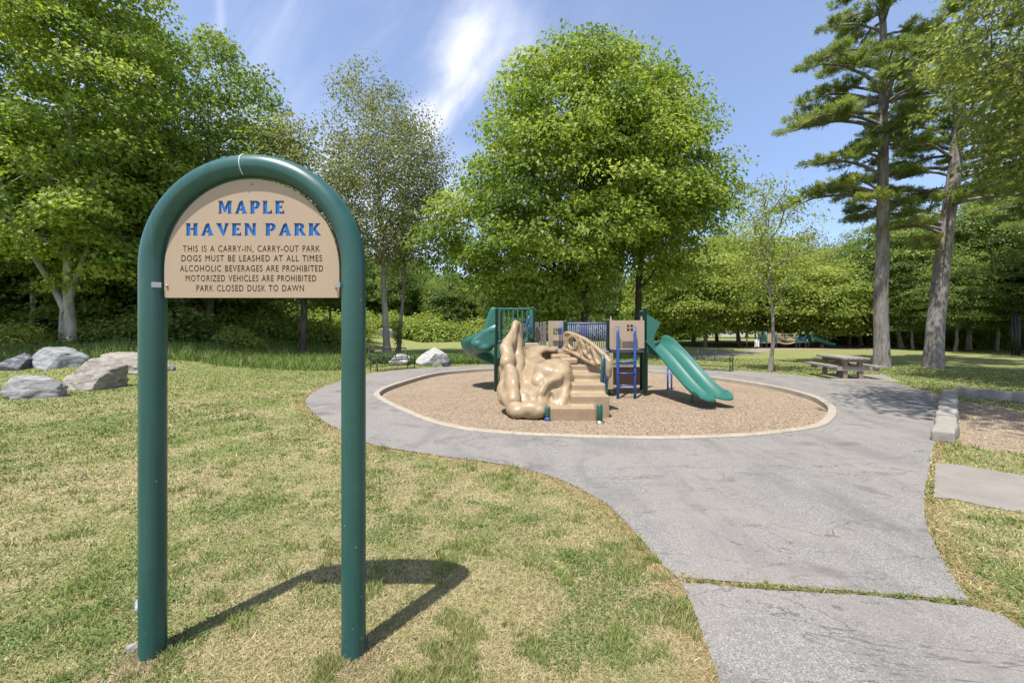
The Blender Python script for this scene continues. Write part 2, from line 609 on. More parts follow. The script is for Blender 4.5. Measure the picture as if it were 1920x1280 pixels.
def asphaltmat():
    m, n, b, _ = newmat('old_grey_asphalt')
    p = geopos(n)
    vo = n.new('ShaderNodeTexVoronoi', feature='F1')
    n.link(p, vo.inputs['Vector']); vo.inputs['Scale'].default_value = 135
    st = n.new('ShaderNodeSeparateColor'); n.link(vo.outputs['Color'], st.inputs[0])
    grain = n.ramp(st.outputs[0], [(0.0, (0.130, 0.124, 0.114)), (0.35, (0.190, 0.181, 0.168)), (0.75, (0.236, 0.225, 0.208)), (1.0, (0.338, 0.322, 0.295))])
    big = n.noise(p, 0.7, 5, 0.6)
    mid = n.noise(p, 4.5, 5, 0.65)
    c = n.mix(n.m('MULTIPLY', n.rng(big, 0.42, 0.64), 0.6), grain, (0.245, 0.222, 0.202))
    c = n.mix(n.m('MULTIPLY', n.rng(mid, 0.5, 0.78), 0.40), c, (0.13, 0.126, 0.124))
    worn = n.noise(n.mapping(p, scale=(0.9, 0.28, 1), rot=(0, 0, -0.35)), 1.6, 6, 0.65, 0.5)
    c = n.mix(n.m('MULTIPLY', n.rng(worn, 0.46, 0.70), 0.5), c, (0.115, 0.108, 0.105))
    spot = n.noise(p, 1.35, 3, 0.5, 0.3)
    c = n.mix(n.m('MULTIPLY', n.rng(spot, 0.60, 0.70), 0.45), c, (0.095, 0.085, 0.083))
    # long faint cracks
    w = n.noise(n.mapping(p, scale=(0.35, 1.0, 1), rot=(0, 0, 0.25)), 1.1, 6, 0.6, 0.9)
    cr = n.m('ABSOLUTE', n.m('SUBTRACT', w, 0.52))
    c = n.mix(n.m('MULTIPLY', n.rng(cr, 0.006, 0.0), 0.75), c, (0.08, 0.075, 0.07))
    n.link(c, b.inputs['Base Color'])
    b.inputs['Roughness'].default_value = 0.9
    b.inputs['Specular IOR Level'].default_value = 0.2
    bump(n, b, n.m('ADD', n.m('MULTIPLY', vo.outputs['Distance'], -1.0), n.m('MULTIPLY', mid, 0.4)), 0.5, 0.008)
    return m


def chipgroundmat():
    m, n, b, _ = newmat('wood_chip_bed')
    p = geopos(n)
    vo = n.new('ShaderNodeTexVoronoi')
    n.link(n.mapping(p, scale=(1, 1.4, 1), rot=(0, 0, 0.6)), vo.inputs['Vector']); vo.inputs['Scale'].default_value = 60
    st = n.new('ShaderNodeSeparateColor'); n.link(vo.outputs['Color'], st.inputs[0])
    c = n.ramp(st.outputs[1], [(0.0, (0.19, 0.143, 0.10)), (0.4, (0.285, 0.222, 0.158)), (0.8, (0.35, 0.28, 0.205)), (1.0, (0.44, 0.37, 0.285))])
    big = n.noise(p, 0.9, 5, 0.6)
    c = n.mix(n.m('MULTIPLY', n.rng(big, 0.4, 0.7), 0.4), c, (0.215, 0.16, 0.112))
    n.link(c, b.inputs['Base Color'])
    b.inputs['Roughness'].default_value = 0.9
    b.inputs['Specular IOR Level'].default_value = 0.15
    bump(n, b, n.m('SUBTRACT', st.outputs[0], vo.outputs['Distance']), 0.5, 0.02)
    return m


def rockmat(name, c1, c2, c3, rot=0.2):
    m, n, b, _ = newmat(name)
    p = n.new('ShaderNodeTexCoord').outputs['Object']
    band = n.noise(n.mapping(p, scale=(1.0, 1.0, 4.5), rot=(rot, rot * 0.7, 0)), 2.2, 7, 0.65, 1.0)
    sp = n.noise(p, 24, 5, 0.75)
    c = n.ramp(band, [(0.3, c1), (0.5, c2), (0.7, c3)])
    c = n.mix(n.m('MULTIPLY', n.rng(sp, 0.52, 0.7), 0.5), c, tuple(q * 0.45 for q in c1))
    c = n.mix(n.m('MULTIPLY', n.rng(n.noise(p, 3.0, 6, 0.7), 0.55, 0.75), 0.45), c, tuple(min(0.7, q * 1.35) for q in c3))
    n.link(c, b.inputs['Base Color'])
    b.inputs['Roughness'].default_value = 0.88
    b.inputs['Specular IOR Level'].default_value = 0.25
    bump(n, b, n.m('ADD', band, n.m('MULTIPLY', sp, 0.4)), 0.8, 0.06)
    return m


def woodmat(name, c1, c2):
    m, n, b, _ = newmat(name)
    p = n.new('ShaderNodeTexCoord').outputs['Object']
    f = n.noise(n.mapping(p, scale=(14, 1.2, 14)), 2.0, 6, 0.65, 0.5)
    n.link(n.ramp(f, [(0.3, c1), (0.7, c2)]), b.inputs['Base Color'])
    b.inputs['Roughness'].default_value = 0.85
    bump(n, b, f, 0.4, 0.01)
    return m


LAWN = groundmat(); ASPHALT = asphaltmat(); CHIPBED = chipgroundmat()
WOOD = woodmat('weathered_grey_timber', (0.15, 0.137, 0.118), (0.31, 0.287, 0.25))
WOODLEG = woodmat('yellow_brown_timber', (0.135, 0.105, 0.07), (0.28, 0.225, 0.155))

# ------------------------------------------------------------------ the ground: outlines traced on the ground plane
KERB_PX = [(702, 736.5), (735, 721), (810, 700.6), (872.5, 694), (921, 691), (1010, 688), (1120, 689), (1230, 695), (1333, 706), (1447.5, 723), (1523, 741), (1558, 757),
           (1568.5, 770), (1562, 787), (1535, 802), (1447.5, 815), (1360, 821), (1255, 824), (1154, 823), (1060, 820), (966, 815.6), (872.5, 807), (803.7, 791), (747.5, 768), (712, 750)]
kerb_o = catmull([G(*p)[:2] for p in KERB_PX], 6)
kc = kerb_o.mean(0)


def inset(poly, d):
    P = np.asarray(poly)
    T = np.roll(P, -1, 0) - np.roll(P, 1, 0)
    T /= np.linalg.norm(T, axis=1)[:, None]
    Nn = np.stack([-T[:, 1], T[:, 0]], 1)
    s = np.sign(np.sum(Nn * (P.mean(0) - P), 1).sum())
    return P + Nn * d * s


kerb_i = inset(kerb_o, 0.20)
UP_PX_L = [(690, 700), (640, 714), (598, 729), (574, 748), (578, 764), (600, 785), (640, 808), (690, 831), (760, 845), (850, 858), (950, 872), (1045, 897), (1130, 941), (1185, 992), (1232, 1048), (1268, 1082)]
UP_PX_R = [(1818, 1127), (1790, 1085), (1757, 1030), (1738, 985), (1733, 950), (1738, 900), (1746, 860), (1757, 800), (1763, 742)]
UP_PX_B = [(1740, 734), (1690, 722), (1655, 716), (1560, 713), (1520, 706), (1440, 699), (1380, 694), (1300, 690.5), (1230, 685), (1150, 683), (1060, 682), (985, 682.5), (900, 685), (830, 688), (760, 693)]
def gp(L): return [G(*p)[:2] for p in L]
upper = np.concatenate([catmull(gp(UP_PX_L), 5, False), catmull(gp(UP_PX_R), 5, False), catmull(gp(UP_PX_B), 4, False)])
LOW_PX = [(1274, 1091), (1284, 1106), (1306, 1160), (1330, 1225), (1350, 1282), (1380, 1380), (1450, 1600), (1640, 1600), (2300, 1480), (2180, 1330), (2050, 1245), (1920, 1182), (1880, 1155), (1826, 1139)]
low_a = catmull(gp(LOW_PX[:7]), 4, False)
low_b = catmull(gp(LOW_PX[7:]), 4, False)
CRACK = [(1818, 1133), (1760, 1127), (1690, 1119), (1600, 1111), (1540, 1108), (1450, 1103), (1370, 1096), (1320, 1091), (1285, 1089)]
_cr = catmull(CRACK, 8, False)
_cj = np.random.default_rng(6).normal(0, 1.0, len(_cr))
lower = np.concatenate([low_a, low_b, np.array([G(p[0], p[1] + 4.5 + j)[:2] for p, j in zip(_cr, _cj)])])
slab = np.array(gp([(1754, 868), (1800, 872), (1920, 891), (2150, 925), (2300, 1010), (2100, 985), (1920, 962), (1840, 948), (1800, 938), (1750, 932)]))
pit = np.array(gp([(1786, 748), (1850, 757), (1920, 768), (2300, 812), (2500, 960), (2150, 882), (1920, 850), (1850, 842), (1786, 835)]))
pad = np.array(gp([(1540, 703), (1655, 702), (1690, 716), (1560, 714)]))
far_bed = np.array(gp([(1385, 653), (1430, 657), (1640, 655), (1700, 649), (1640, 645), (1500, 643), (1390, 645)]))
far_path = np.concatenate([catmull(gp([(1262, 681), (1300, 674), (1360, 668), (1420, 662), (1452, 656)]), 4, False), catmull(gp([(1425, 653), (1400, 657), (1340, 663), (1280, 669), (1230, 676)]), 4, False)])
HARD = [upper, lower, slab, pit, pad, far_bed, far_path, kerb_o]


def flat(name, loops, z, mat, thick=0.0):
    bm = bmesh.new()
    es = []
    for L in loops:
        vs = [bm.verts.new((p[0], p[1], z)) for p in L]
        es += [bm.edges.new((vs[i - 1], vs[i])) for i in range(len(vs))]
    bmesh.ops.triangle_fill(bm, edges=es, use_beauty=True, use_dissolve=False)
    bmesh.ops.recalc_face_normals(bm, faces=bm.faces)
    for f in bm.faces:
        if f.normal.z < 0: f.normal_flip()
    me = bpy.data.meshes.new(name)
    bm.to_mesh(me); bm.free()
    return tag(link(name, me, mat), kind='structure')


GREEN_A = np.array([0.125, 0.185, 0.042]); GREEN_B = np.array([0.20, 0.245, 0.068]); STRAW = np.array([0.42, 0.345, 0.205]); STRAW_B = np.array([0.335, 0.30, 0.135]); RUST = np.array([0.30, 0.20, 0.095])


def lawn_tone(x, y):
    """worn lawn: straw patches, clover patches, browned verge along the paths"""
    d = np.hypot(x, y)
    g = fbm(x, y, 0.7, 3) * 0.42 + fbm(x, y, 3.6, 8) * 0.36 + fbm(x, y, 11, 18, 2) * 0.22
    green = smooth(0.40, 0.72, g + 0.15 * smooth(4.5, 13, d) + 0.10 * smooth(0.5, 2.2, x) * smooth(7, 4, d))
    green = np.maximum(green, smooth(13, 22, d) * 0.92)
    cl = smooth(0.56, 0.72, fbm(x, y, 1.1, 21) * 0.7 + fbm(x, y, 6, 22, 2) * 0.3) * smooth(14, 9, d)
    c = STRAW_B + (STRAW - STRAW_B) * fbm(x, y, 1.7, 31)[:, None]
    gg = GREEN_B + (GREEN_A - GREEN_B) * fbm(x, y, 1.3, 41)[:, None]
    c = c + (gg - c) * (green * 0.7)[:, None]
    c = c + (GREEN_A * 0.95 - c) * (cl * 0.5)[:, None]
    e = np.minimum(edge_dist(upper, x, y), edge_dist(lower, x, y))
    w = smooth(0.34, 0.02, e + 0.22 * (fbm(x, y, 3.1, 51) - 0.5)) * 0.75
    c = c + (RUST - c) * w[:, None]
    post = np.minimum(np.hypot(x + 2.097, y - 2.50), np.hypot(x + 0.925, y - 2.50)) + 0.12 * (fbm(x, y, 7, 81, 3) - 0.5)
    wp_ = smooth(0.24, 0.09, post)
    c = c + (np.array([0.23, 0.17, 0.11]) - c) * (wp_ * 0.85)[:, None]
    green = green * (1 - wp_); cl = cl * (1 - wp_)
    return c, np.clip(green + cl * 0.5 - w * 0.6, 0, 1)


def build_ground():
    def axis(lo, hi, fine_lo, fine_hi, step, g):
        a = list(np.arange(fine_lo, fine_hi, step))
        s = step; v = fine_hi
        while v < hi: a.append(v); s *= g; v += s
        a.append(hi)
        s = step * g; v = fine_lo - s
        while v > lo: a.insert(0, v); s *= g; v -= s
        a.insert(0, lo)
        return np.array(a)
    X = axis(-600, 600, -11, 13, 0.12, 1.12)
    Y = axis(-60, 900, 0.6, 20, 0.12, 1.10)
    gx, gy = np.meshgrid(X, Y)
    x = gx.ravel(); y = gy.ravel()
    h = hgt(x, y) + 0.018 * (fbm(x, y, 1.2, 61) - 0.5) * smooth(60, 20, np.hypot(x, y))
    ins = inside(inset(kerb_o, 0.06), x, y)
    h = np.where(ins, -0.5, h)
    hard = inside(upper, x, y) | inside(lower, x, y) | inside(slab, x, y) | inside(pit, x, y)
    near = np.hypot(x, y) < 40
    dd = np.zeros(len(x)); k_ = hard & near
    dd[k_] = np.minimum.reduce([edge_dist(p, x[k_], y[k_]) for p in (upper, lower, slab, pit)])
    h = np.where(hard & ~ins & (dd > 0.09), -0.03, np.where(hard & ~ins, -0.004, h))
    nx, ny = len(X), len(Y)
    i = np.arange(ny - 1)[:, None] * nx; j = np.arange(nx - 1)[None]
    Fq = np.stack([i + j, i + j + 1, i + nx + j + 1, i + nx + j], -1).reshape(-1, 4)
    b = MB(); b.add(np.stack([x, y, h], 1), Fq)
    me = b.mesh('lawn_ground')
    t, _ = lawn_tone(x, y)
    a = me.attributes.new('tone', 'FLOAT_COLOR', 'POINT')
    a.data.foreach_set('color', np.concatenate([t, np.ones((len(t), 1))], 1).astype(np.float32).ravel())
    tag(link('lawn_ground', me, LAWN, smooth=True), kind='structure')


build_ground()
flat('path', [upper, inset(kerb_o, 0.03)], 0.006, ASPHALT)
flat('pathway', [lower], 0.008, ASPHALT)
flat('pavement_slab', [slab], 0.005, M['slab'])
flat('pavement_pad', [pad], 0.014, M['slab'])
flat('wood_chip_ground', [inset(kerb_o, 0.1)], -0.10, CHIPBED)
flat('mulch_pit_ground', [pit], -0.012, CHIPBED)
flat('far_play_ground', [far_bed], 0.012, CHIPBED)
flat('far_path', [far_path], 0.010, M['slab'])


def build_kerb():
    b = MB()
    prof = [(0.0, -0.45), (0.0, 0.022), (0.015, 0.034), (0.145, 0.034), (0.16, 0.022), (0.16, -0.45)]
    rings = [np.concatenate([inset(kerb_o, d), np.full((len(kerb_o), 1), z)], 1) for d, z in prof]
    g = np.stack(rings, 1)
    g = np.concatenate([g, g[:1]], 0)
    b.sheet(g)
    tag(b.build('kerb', M['concrete'], recalc=True), kind='structure')


build_kerb()


# ------------------------------------------------------------------ small ground cover
def build_chips():
    rng = np.random.default_rng(3)
    n = 260000
    lo, hi = kerb_i.min(0), kerb_i.max(0)
    x = rng.uniform(lo[0], hi[0], n); y = rng.uniform(lo[1], hi[1], n)
    keep = inside(inset(kerb_o, 0.24), x, y) & (rng.random(n) < np.clip((10 / np.hypot(x, y)) ** 2, 0.12, 1))
    x, y = x[keep], y[keep]; zc_ = np.full(len(x), -0.10)
    lo, hi = pit.min(0), np.minimum(pit.max(0), [16, 16])
    px_, py_ = rng.uniform(lo[0], hi[0], 60000), rng.uniform(lo[1], hi[1], 60000)
    k_ = inside(pit, px_, py_) & (rng.random(60000) < 0.6)
    x = np.concatenate([x, px_[k_]]); y = np.concatenate([y, py_[k_]]); zc_ = np.concatenate([zc_, np.full(k_.sum(), -0.012)])
    # spilled over the kerb onto the asphalt
    i_ = rng.integers(0, len(kerb_o), 900); off = rng.normal(0, 0.10, (900, 2)); sp_ = inset(kerb_o, 0.05)[i_] + off
    k_ = ~inside(inset(kerb_o, 0.17), sp_[:, 0], sp_[:, 1]); sp_ = sp_[k_]
    zk_ = np.where(inside(kerb_o, sp_[:, 0], sp_[:, 1]), 0.035, 0.008)
    x = np.concatenate([x, sp_[:, 0]]); y = np.concatenate([y, sp_[:, 1]]); zc_ = np.concatenate([zc_, zk_])
    n = len(x)
    a = rng.uniform(0, 2 * np.pi, n)
    L = rng.uniform(0.006, 0.020, n); w = rng.uniform(0.003, 0.007, n)
    d = np.stack([np.cos(a), np.sin(a), rng.normal(0, 0.2, n)], 1)
    s = np.stack([-np.sin(a), np.cos(a), rng.normal(0, 0.2, n)], 1)
    c = np.stack([x, y, zc_ + rng.uniform(0.002, 0.014, n)], 1)
    V = np.stack([c - d * L[:, None] - s * w[:, None], c + d * L[:, None] - s * w[:, None], c + d * L[:, None] * 0.9 + s * w[:, None], c - d * L[:, None] * 0.8 + s * w[:, None]], 1)
    b = MB(); b.add(V.reshape(-1, 3), np.arange(4 * n).reshape(-1, 4))
    me = b.mesh('wood_chips')
    pal = np.array([(0.15, 0.105, 0.072), (0.275, 0.20, 0.138), (0.32, 0.24, 0.17), (0.37, 0.285, 0.205), (0.45, 0.37, 0.285), (0.22, 0.155, 0.108)])
    pal = pal * 0.85 + np.array([(0.30, 0.232, 0.168)]) * 0.15
    facecolor(me, pal[rng.choice(6, n, p=[.06, .28, .28, .22, .07, .09])] * rng.uniform(0.85, 1.2, (n, 1)) * np.array([[1.16, 1.15, 1.09]]))
    tag(link('wood_chips', me, CHIPM), 'loose tan wood chips covering the ringed play area', 'wood chips', kind='stuff')


build_chips()


def blades(name, x, y, z, L, w, lean, tone, rng, label, mat=BLADE, seg=False):
    n = len(x)
    a = rng.uniform(0, 2 * np.pi, n); b_ = rng.uniform(0, 2 * np.pi, n)
    dx = np.cos(a) * np.sin(lean); dy = np.sin(a) * np.sin(lean); dz = np.cos(lean)
    c = np.stack([x, y, z], 1)
    s = np.stack([np.cos(b_), np.sin(b_), np.zeros(n)], 1) * w[:, None]
    d = np.stack([dx, dy, dz], 1)
    mid = c + d * (L * 0.55)[:, None]
    d2 = np.stack([dx * 1.5, dy * 1.5, dz * 0.75], 1)
    tip = mid + d2 * (L * 0.45)[:, None]
    V = np.stack([c - s, c + s, mid + s * 0.8, tip, mid - s * 0.8], 1).reshape(-1, 3)
    k = np.arange(n)[:, None] * 5
    b = MB()
    b.add(V, k + np.array([[0, 1, 2, 4]]))
    b.f.append(k + np.array([[4, 2, 3]]))
    me = b.mesh(name)
    facecolor(me, np.concatenate([tone, tone], 0))
    return tag(link(name, me, mat), label, 'grass', kind='stuff')


def build_lawn_blades():
    rng = np.random.default_rng(11)
    n = 700000
    ang = rng.uniform(-0.96, 1.0, n)
    r = 1.75 * (30 / 1.75) ** rng.random(n) ** 1.12
    x = r * np.sin(ang) ; y = r * np.cos(ang)
    ok = y > 0.9
    for p in (upper, lower, slab, pit, pad):
        i_ = inside(p, x, y)
        e_ = np.zeros(n); e_[i_] = edge_dist(p, x[i_], y[i_])
        ok &= ~i_ | (e_ < 0.10 * (fbm(x, y, 5.0, 71, 3) - 0.42))
    # ragged verge: some blades hang over the path edge
    x, y, r = x[ok], y[ok], r[ok]
    n = len(x)
    t, g = lawn_tone(x, y)
    t = t * 1.15
    dead = rng.random(n) > (0.18 + 0.72 * g)
    green = np.where(rng.random((n, 1)) < 0.5, GREEN_A, GREEN_B) * rng.uniform(0.9, 1.5, (n, 1))
    straw = np.where(rng.random((n, 1)) < 0.55, STRAW, STRAW_B) * rng.uniform(0.75, 1.5, (n, 1))
    col_ = np.where(dead[:, None], straw, green)
    col_ = col_ * 0.7 + t * 0.3 * rng.uniform(0.8, 1.2, (n, 1))
    L = np.where(dead, rng.uniform(0.016, 0.05, n), rng.uniform(0.012, 0.04, n)) * (1 + 0.45 * smooth(4, 13, r))
    tuft = (fbm(x, y, 2.2, 77) > 0.66) & ~dead
    L = np.where(tuft, L * 1.7, L)
    lean = np.where(dead, rng.uniform(0.7, 1.5, n), rng.uniform(0.15, 1.1, n))
    w = np.maximum(0.0013, 0.00072 * r) * rng.uniform(0.7, 1.3, n)
    # dry clippings lying on top, a few taller tufts
    lie = rng.random(n) < 0.05
    col_ = np.where(lie[:, None], np.array([0.62, 0.53, 0.36]) * rng.uniform(0.7, 1.2, (n, 1)), col_)
    L = np.where(lie, L * 1.5, L); lean = np.where(lie, rng.uniform(1.2, 1.55, n), lean)
    dark = rng.random(n) < 0.10
    col_ = np.where(dark[:, None], col_ * 0.45, col_)
    hot = fbm(x, y, 4.2, 91, 3)
    tall = (hot > 0.675) & ~lie & (r < 14)
    L = np.where(tall, L * rng.uniform(1.2, 1.9, n), L); lean = np.where(tall, rng.uniform(0.1, 0.75, n), lean)
    col_ = np.where((tall & (rng.random(n) < 0.7))[:, None], GREEN_B * rng.uniform(0.85, 1.4, (n, 1)), col_)
    blades('grass', x, y, hgt(x, y) - 0.002, L, w, lean, col_, rng, 'short worn lawn of straw and green blades')
    # clover mats in the lawn
    m = 160000
    a2 = rng.uniform(-0.96, 1.0, m); r2 = 1.8 * (13 / 1.8) ** rng.random(m) ** 1.1
    x2, y2 = r2 * np.sin(a2), r2 * np.cos(a2)
    mat_ = fbm(x2, y2, 1.1, 21) * 0.62 + fbm(x2, y2, 5, 22, 3) * 0.38
    ok = (mat_ > 0.555 + 0.05 * rng.random(m)) & (y2 > 0.9)
    for p in (upper, lower, slab, pit): ok &= ~inside(p, x2, y2)
    x2, y2, r2 = x2[ok], y2[ok], r2[ok]; m = len(x2)
    z2 = rng.uniform(0.006, 0.026, m); q2 = np.maximum(0.0045, 0.0017 * r2) * rng.uniform(0.7, 1.3, m); th = rng.uniform(0, 6.28, m)
    tx_, ty_ = rng.normal(0, 0.3, m), rng.normal(0, 0.3, m)
    V = []
    for k in range(5):
        ca, sa = np.cos(th + k * 1.2566) * q2, np.sin(th + k * 1.2566) * q2
        V.append(np.stack([x2 + ca, y2 + sa, hgt(x2, y2) + z2 + ca * tx_ + sa * ty_], 1))
    b = MB(); b.add(np.stack(V, 1).reshape(-1, 3), np.arange(5 * m).reshape(-1, 5))
    me = b.mesh('clover'); facecolor(me, np.array([0.085, 0.155, 0.04]) * rng.uniform(0.6, 1.5, (m, 1)) + np.array([0.03, 0.02, 0.0]) * rng.random((m, 1)))
    tag(link('clover', me, BLADE), 'low dark green clover mats spread through the worn lawn', 'clover', kind='stuff')
    # grass in the crack across the asphalt and in the strip by the slab
    P = np.array([G(*p)[:2] for p in CRACK])
    m = 5200
    t_ = rng.random(m) * (len(P) - 1.001)
    keep = fbm(t_ * 3.0, t_ * 0, 0.9, 3, 2) > 0.47
    t_ = t_[keep]; m = len(t_)
    i = t_.astype(int); f = (t_ - i)[:, None]
    q = P[i] * (1 - f) + P[i + 1] * f
    q[:, 1] += -0.008 + rng.normal(0, 0.011, m)
    strip = np.array([G(*p)[:2] for p in [(1748, 862), (1745, 900), (1741, 940), (1736, 975)]])
    cc = np.where(rng.random((m, 1)) < 0.45, STRAW * 0.95, GREEN_B * 0.95) * rng.uniform(0.6, 1.3, (m, 1))
    blades('crack_grass', q[:, 0], q[:, 1], np.full(m, 0.001), rng.uniform(0.008, 0.032, m), rng.uniform(0.0016, 0.003, m), rng.uniform(0.1, 1.3, m), cc, rng, 'thin grass growing in the joint across the asphalt')
    # uncut grass at the edge of the wood
    m = 90000
    px = rng.uniform(-250, 700, m); Yd = rng.uniform(17.5, 36, m)
    x = (px - 960) / F * Yd; y = Yd
    ok = (y > 18.6 + 1.6 * fbm(x, y, 0.5, 5) + 3.0 * smooth(-7, -4, x) - 1.5 * smooth(-13, -17, x)) & ~inside(upper, x, y) & ~((x > -7) & (y < 24))
    x, y = x[ok], y[ok]; m = len(x)
    cc = np.where(rng.random((m, 1)) < 0.18, STRAW_B * 0.8, np.array([0.16, 0.245, 0.055])) * rng.uniform(0.7, 1.4, (m, 1))
    blades('tall_grass', x, y, hgt(x, y) - 0.02, rng.uniform(0.18, 0.62, m) * (0.5 + 0.9 * fbm(x, y, 0.7, 9)), rng.uniform(0.010, 0.02, m), rng.uniform(0.05, 0.6, m), cc, rng, 'uncut green grass along the foot of the wood')
    # weeds behind the bench and the white boulder
    m = 26000
    x = rng.uniform(-8.5, -0.2, m); y = rng.uniform(22.4, 26.5, m)
    ok = (fbm(x, y, 0.8, 15) > 0.34) & ~inside(upper, x, y)
    x, y = x[ok], y[ok]; m = len(x)
    cc = np.where(rng.random((m, 1)) < 0.5, np.array([0.17, 0.26, 0.055]), np.array([0.10, 0.17, 0.042])) * rng.uniform(0.6, 1.4, (m, 1))
    blades('weeds', x, y, np.zeros(m) - 0.02, rng.uniform(0.15, 0.62, m) * (0.4 + fbm(x, y, 0.6, 4)), rng.uniform(0.018, 0.04, m), rng.uniform(0.1, 0.9, m), cc, rng, 'strip of tangled weeds behind the white boulder')


build_lawn_blades()


# ------------------------------------------------------------------ the park sign
GLY = {
 'H': (94, [[(-4,100),(33,100),(31,60),(62,60),(61,100),(94,100),(88,90),(90,8),(96,0),(60,0),(62,48),(31,48),(32,0),(0,0),(5,10),(4,90)]]),
 'A': (100, [[(38,90),(52,100),(62,100),(92,10),(102,0),(58,0),(66,10),(62,25),(34,25),(29,10),(34,0),(-2,0),(9,10)], [(38,37),(58,37),(48,68)]]),
 'V': (96, [[(-6,100),(36,100),(34,90),(54,38),(69,90),(66,100),(98,100),(90,90),(58,0),(46,0),(4,90)]]),
 'E': (74, [[(-4,100),(70,100),(66,78),(58,88),(32,88),(32,58),(50,58),(56,67),(56,37),(50,46),(32,46),(32,12),(60,12),(70,28),(74,0),(0,0),(5,10),(4,90)]]),
 'N': (92, [[(-4,100),(30,100),(68,40),(66,100),(94,100),(88,90),(88,0),(66,0),(25,64),(26,8),(30,0),(0,0),(5,10),(6,90)]]),
 'M': (108, [[(-6,100),(28,100),(52,46),(76,100),(110,100),(103,90),(102,10),(108,0),(76,0),(78,10),(78,62),(57,12),(46,12),(24,62),(22,10),(27,0),(-4,0),(6,10),(6,90)]]),
 'P': (78, [[(-4,100),(50,100),(68,94),(78,80),(77,60),(63,44),(44,38),(33,40),(32,10),(36,0),(0,0),(5,10),(4,90)], [(32,88),(44,88),(53,80),(51,60),(43,51),(32,52)]]),
 'R': (90, [[(-4,100),(50,100),(68,94),(77,80),(74,60),(62,49),(82,12),(94,0),(60,0),(41,42),(33,42),(32,10),(36,0),(0,0),(5,10),(4,90)], [(32,88),(44,88),(51,78),(48,60),(42,54),(32,56)]]),
 'K': (94, [[(-4,100),(34,100),(32,60),(57,88),(54,100),(92,100),(80,90),(53,56),(84,12),(98,0),(60,0),(33,44),(32,10),(36,0),(0,0),(5,10),(4,90)]]),
 'L': (76, [[(-4,100),(36,100),(32,90),(32,12),(60,12),(71,32),(76,0),(0,0),(5,10),(4,90)]]),
}


def fatten(loops, d):
    """moves outlines outward and counters inward by d"""
    area = lambda L: sum(L[i - 1][0] * L[i][1] - L[i][0] * L[i - 1][1] for i in range(len(L)))
    res = []
    sg = 1 if sum(area(L) for L in loops) > 0 else -1
    for k, L in enumerate(loops):
        L = [p for i, p in enumerate(L) if math.hypot(p[0] - L[i - 1][0], p[1] - L[i - 1][1]) > 1e-4]
        s1 = sg
        if len(loops) < 3 and len(loops[0]) < 40: s1 = (1 if area(L) > 0 else -1) * (1 if k == 0 else -1)
        N_ = []
        for i, p in enumerate(L):
            a_, c_ = L[i - 1], L[(i + 1) % len(L)]
            e1 = Vector((p[0] - a_[0], p[1] - a_[1])).normalized(); e2 = Vector((c_[0] - p[0], c_[1] - p[1])).normalized()
            mm = Vector((e1.y, -e1.x)) + Vector((e2.y, -e2.x))
            mm = mm / max(mm.length_squared / 2, 0.5)
            N_.append((p[0] + s1 * d * mm.x, p[1] + s1 * d * mm.y))
        res.append(N_)
    return res


